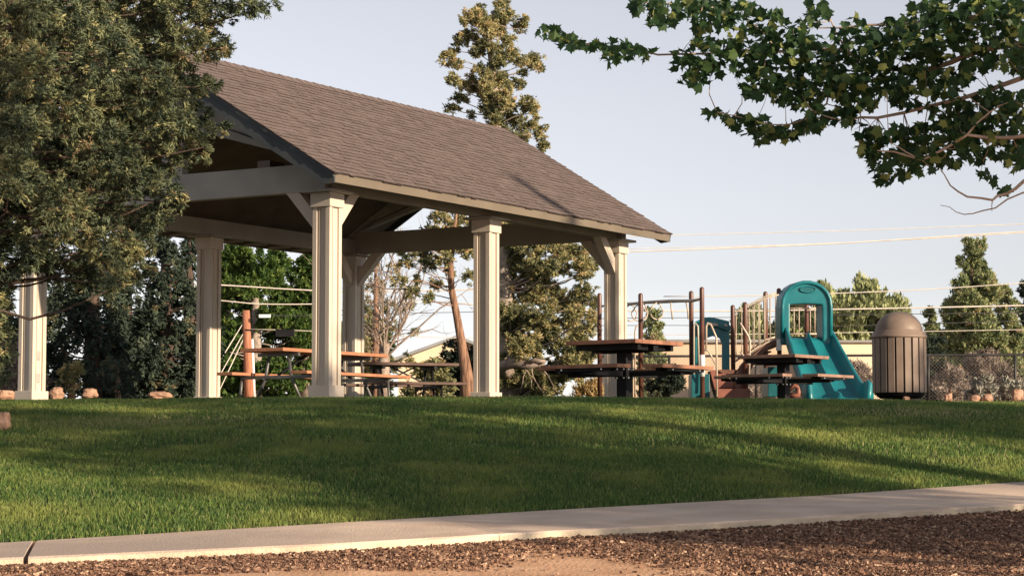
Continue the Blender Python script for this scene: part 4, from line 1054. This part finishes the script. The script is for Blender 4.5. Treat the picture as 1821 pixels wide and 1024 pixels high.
boulder(1686, 706, 16, 9, 44, 'small rusty boulder left of the silver sagebrush', 6)
boulder(1733, 708, 24, 8, 43, 'flat pale rusty boulder below the sagebrush', 7)
boulder(1757, 708, 22, 9, 43, 'rounded rusty boulder below the sagebrush, right of the flat one', 8)
boulder(1810, 702, 26, 13, 43, 'angular rusty boulder at the right picture edge', 9)
boulder(1612, 708, 14, 5, 29.0, 'small flat stone at the foot of the litter bin', 10)

# ------------------------------------------------------------------ maple overhanging from the right
r = np.random.default_rng(31); dM = 15.5
mt = thing('maple_tree', 'maple with star shaped green leaves overhanging from the upper right', 'tree', (7.6, 11.5, float(G(7.6, 11.5))-.05))
m = MB()
base = np.array([7.6, 11.5, float(G(7.6, 11.5))-.05])
forkA = np.array([7.3, 11.9, 1.4]); 
m.tube([base, np.array([7.5,11.7,.2]), forkA, np.array([7.2,12.0,2.8]), np.array([7.2,12.0,4.6]), np.array([7.3,12,6.4])], [.22,.18,.16,.13,.09,.03], 12)
def br(pts, r0, r1, k=7):
    P_ = [at(*p) if len(p) == 3 and p[0] > 20 else np.array(p) for p in pts]
    # smooth a little
    Q_ = [P_[0]]
    for a_, b_ in zip(P_[:-1], P_[1:]): Q_ += [a_*.5+b_*.5+r.normal(size=3)*.008, b_]
    m.tube(Q_, list(np.linspace(r0, r1, len(Q_))), k, cap=False); return Q_
limbs_ = [
 br([(7.2,12.0,2.3),(5.4,13.6,2.2),(1960,60,14.8),(1821,78,15.2),(1740,92,15.3),(1690,112,15.4),(1640,127,15.5),(1590,124,15.6),(1560,118,15.6)], .032, .012),
 br([(1560,118,15.6),(1500,90,15.7),(1440,88,15.8),(1385,92,15.9),(1340,92,15.9),(1260,96,16),(1170,98,16),(1110,85,16),(1040,78,16),(985,60,16)], .014, .004),
 br([(1560,118,15.6),(1530,108,15.6),(1500,80,15.6),(1485,55,15.6),(1470,20,15.6)], .012, .004),
 br([(1385,92,15.9),(1360,60,15.9),(1320,30,15.9),(1250,10,15.9),(1150,5,15.9)], .010, .004),
 br([(1485,95,15.7),(1478,150,15.6),(1470,185,15.5),(1440,210,15.5),(1400,222,15.5),(1340,215,15.5),(1275,200,15.5)], .009, .003),
 br([(7.2,12.0,1.7),(5.0,13.2,1.5),(1900,300,14.3),(1821,322,14.4),(1790,345,14.4),(1765,356,14.4),(1720,350,14.4),(1690,330,14.4),(1672,300,14.4)], .018, .003),
 br([(1821,342,14.4),(1770,370,14.4),(1730,380,14.4),(1700,377,14.4),(1672,365,14.4)], .006, .002),
 br([(1765,356,14.4),(1764,376,14.4)], .004, .002), br([(1900,290,14.3),(1821,345,14.4)], .012, .006),
 br([(7.2,12.0,2.0),(5.1,13.4,2.0),(1880,230,14.6),(1800,245,14.7),(1720,240,14.8),(1640,285,14.9),(1590,270,14.9),(1560,268,14.9)], .020, .004),
 br([(1640,285,14.9),(1610,270,14.9),(1585,255,14.9)], .006, .003),
 br([(1880,120,15),(1760,160,15.2),(1650,190,15.3),(1560,210,15.4),(1500,215,15.4),(1450,200,15.4)], .02, .004),
 br([(1860,30,15.2),(1740,30,15.4),(1640,40,15.5),(1540,45,15.6),(1450,50,15.7)], .02, .004),
 br([(1720,240,14.8),(1760,200,14.8),(1800,180,14.8)], .008, .003),
]
# leaf masses: px,py,rx,ry,count
LM = [(975,58,18,14,14),(1000,72,26,16,24),(1030,78,16,10,9),(1060,80,18,10,12),(1100,90,28,16,26),(1130,92,18,12,12),(1085,100,16,14,10),(1150,98,14,10,6),
 (1150,10,30,16,30),(1200,16,45,22,48),(1180,38,30,14,16),(1250,20,40,26,48),(1255,55,26,16,18),(1300,15,40,18,40),(1310,45,30,20,30),(1255,80,26,10,14),
 (1215,100,22,12,14),(1235,120,36,18,36),(1235,145,26,12,14),(1280,110,30,22,30),(1290,85,30,14,20),(1335,75,30,22,30),(1330,115,36,26,50),(1350,155,32,22,38),(1370,40,32,22,34),(1380,85,34,24,40),
 (1400,130,36,26,52),(1400,170,30,18,26),(1430,60,30,30,44),(1455,20,26,20,24),(1450,105,34,26,46),(1460,150,36,26,50),(1440,185,30,18,28),(1500,120,34,26,46),(1510,160,34,24,42),(1500,75,32,26,36),(1520,45,22,14,14),
 (1270,202,13,8,7),(1295,208,20,12,14),(1335,222,34,16,32),(1365,240,30,16,30),(1400,238,28,14,24),(1430,222,26,14,22),(1460,212,26,14,22),(1500,205,28,16,24),(1530,185,28,16,24),(1545,150,30,22,34),(1520,222,18,8,8),
 (1560,100,34,26,44),(1560,65,28,18,24),(1600,80,34,26,44),(1600,45,26,18,24),(1600,130,34,22,36),(1590,165,30,16,26),(1640,60,34,28,54),(1640,110,34,26,48),(1650,20,34,22,44),(1640,150,32,20,32),(1625,185,24,12,14),
 (1690,25,34,30,60),(1690,80,34,28,54),(1700,130,34,22,40),(1740,20,34,30,60),(1745,70,34,30,56),(1750,115,30,16,26),(1790,20,34,30,60),(1800,65,34,30,56),(1810,110,30,22,34),(1680,165,28,14,20),(1830,40,30,40,50),
 (1550,238,24,13,20),(1548,265,22,16,22),(1570,290,26,18,28),(1580,318,22,12,15),(1560,255,20,12,14),(1600,240,26,16,26),(1610,275,28,20,34),(1640,235,26,16,22),(1620,305,22,12,14),(1650,270,28,22,36),(1660,295,22,10,12),
 (1680,205,32,18,34),(1690,240,32,22,40),(1700,275,30,20,32),(1730,195,32,22,42),(1735,235,32,24,44),(1745,275,26,14,20),(1780,185,32,22,42),(1785,225,32,26,46),(1790,265,30,20,32),(1830,210,26,40,44),(1770,160,24,10,12),(1815,165,16,10,8),
 (1750,310,10,8,4),(1762,318,8,6,3),(1783,338,12,6,4),(1800,290,14,14,8),(1818,280,14,22,12)]
star = []
for ang, rr_ in [(90,1.0),(74,.66),(62,.70),(50,.60),(35,.92),(14,.52),(-8,.60),(-32,.42),(-90,.24),(212,.42),(188,.60),(166,.52),(145,.92),(130,.60),(118,.70),(106,.66)]:
    star.append((rr_*math.cos(R(ang)), rr_*math.sin(R(ang))))
star = np.array(star); ns = len(star)
def maple_leaves(cs, size, tints, rng, name, parent):
    n = len(cs)
    # blade hangs roughly flat, tip down and outwards
    tipd = unit(rng.normal(size=(n, 3))*.75+np.array([-.25, 0, -.55])); nr = unit(rng.normal(size=(n, 3))*.7+np.array([.15, -.35, .8]))
    xa = unit(np.cross(tipd, nr)); nr = np.cross(xa, tipd)
    fold = rng.uniform(.1, .45, n)
    P_ = cs[:, None, :]+size[:, None, None]*(star[None, :, 0:1]*xa[:, None, :]+star[None, :, 1:2]*tipd[:, None, :]+(np.abs(star[None, :, 0:1])*fold[:, None, None]*nr[:, None, :]))
    # two half blades as polygons of ns/2+1 corners
    half1 = [0,1,2,3,4,5,6,7,8]; half2 = [8,9,10,11,12,13,14,15,0]
    q = np.concatenate([P_[:, half1], P_[:, half2]], 0).reshape(-1, 3)
    return npmesh(name, q-np.array(parent.location), 9, M['maple'], parent, np.concatenate([tints, tints]))
cs = []; 
for px, py, a, b, n in LM:
    d0 = dM+(.0 if px < 1400 else (1400-px)/420*.6)
    for i in range(int(n*1.28)):
        an, q_ = r.uniform(0, 2*math.pi), math.sqrt(r.uniform(0, 1))
        cs.append(at(px+a*q_*math.cos(an), py+b*q_*math.sin(an), d0+.18+r.normal()*.28))
cs = np.array(cs); n = len(cs)
tin = np.clip(r.normal(.42, .24, n), 0, .92); tin[r.uniform(0, 1, n) < .11] = .98  # sunlight put into the tint: a random share of leaves is pale
maple_leaves(cs, r.uniform(.040, .074, n), tin, r, 'leaves', mt)
# twigs from branches to leaves
tw = m
allp = np.array([p for Q_ in limbs_ for p in Q_])
for i in range(0, n, 23):
    j = np.argmin(np.linalg.norm(allp-cs[i], axis=1))
    if np.linalg.norm(allp[j]-cs[i]) < .4: limb(tw, allp[j], cs[i], .004, .0015, r, n=4, k=4)
tw.build('trunk', M['barktan'], mt, world=True)
# the part of the crown above and right of the picture
def offcrown(c0, rad, ncl, nl, size, rng, zmin=None, keep=None):
    out = []
    for i in range(ncl):
        u = unit(rng.normal(size=3)); c = c0+u*np.array(rad)*rng.uniform(.35, 1)**.5
        if keep and not keep(c): continue
        out.append(c+rng.normal(size=(nl, 3))*.33)
    return np.concatenate(out)
def outside(c):      # leave the picture's own part of the crown to the modelled branches
    if c[1] < 2: return True
    px = c[0]/c[1]*FPX+910; up_ = (c[2]-EYE)/c[1]*3914
    return px > 1990 or up_ > 801.6+130
oc = offcrown(np.array([7.2,12.3,4.6]), (4.4,4.0,2.6), 150, 60, .1, r, keep=outside)
sN = oc[:, 0]*.633+oc[:, 1]*.774
oc = oc[(sN > 11.1) & (sN < 15.8) & ((sN < 12.2) | (sN > 14.3) | (r.uniform(0, 1, len(sN)) < .3))]
maple_leaves(oc, r.uniform(.06, .10, len(oc)), np.clip(r.normal(.38, .2, len(oc)), 0, .95), r, 'upper_leaves', mt)

# shade trees standing behind the photographer on the right, whose shadows cross the lawn
def shade_tree(x, y, h, rad, n, nl, label, seed, zc, rz, gaps=.0):
    rg = np.random.default_rng(seed); b = np.array([x, y, float(G(x, y))-.1])
    t = thing('shade_tree', label, 'tree', tuple(b), 0, 'shade trees outside the picture')
    m_ = MB(); m_.tube([b, b+np.array([0,0,zc*.6]), b+np.array([.2,0,zc])], [.25,.18,.06], 10)
    c0 = b+np.array([0, 0, zc]); out = []; ti = []
    for i in range(n):
        u = unit(rg.normal(size=3)); c = c0+u*np.array([rad, rad, rz])*rg.uniform(.1, 1)**.45
        limb(m_, b+np.array([0,0,zc*.6]), c, .05, .01, rg, n=4, k=5)
        out.append(c+rg.normal(size=(nl, 3))*.42)
    m_.build('trunk', M['barkgrey'], t, world=True)
    cs_ = np.concatenate(out); k = len(cs_)
    maple_leaves(cs_, rg.uniform(.09, .15, k), np.clip(rg.normal(.4, .2, k), 0, .95), rg, 'leaves', t)
shade_tree(15.2, 5.0, 10, 2.1, 100, 60, 'tall leafy shade tree behind the photographer on the right', 41, 6.0, 1.8)
shade_tree(17.6, 11.4, 10, 2.15, 105, 60, 'lower leafy shade tree far to the right of the photographer', 42, 6.4, 1.7)

shade_tree(15.0, 9.0, 10, .95, 26, 60, 'narrow leafy shade tree to the right of the photographer, between the other two', 43, 7.5, .9)
# slender conifers outside the picture at the right, whose tips throw a streak over the roof end and the fascia
rg = np.random.default_rng(51)
for (x, y, tip, wmax, lab) in ((22.5, 13.3, 10.9, .8, 'tall slender spire conifer far to the right of the photographer'), (24.0, 14.6, 9.9, .9, 'shorter slender conifer far to the right, beside the tall spire')):
    b_ = np.array([x, y, float(G(x, y))-.1]); bb = []
    for i in range(34):
        z = tip-.1-(i/33)**1.1*6.5; w_ = .04+wmax*min(1, (tip-z)/4.5); a = rg.uniform(0, 6.28); q_ = rg.uniform(0, 1)**.5*w_*.7
        sz = .10+.32*w_; bb.append((np.array([x+q_*math.cos(a), y+q_*math.sin(a), z]), (sz, sz, sz*1.2)))
    tree('spire_conifer', lab, b_, [b_, np.array([x, y, tip*.5]), np.array([x, y, tip])], [.16, .10, .015], bb, 'junidark', rg, bark='barkdark', tuft=.16, dens=.5, twigs=10, wd=.035, up=.4, group='shade trees outside the picture')
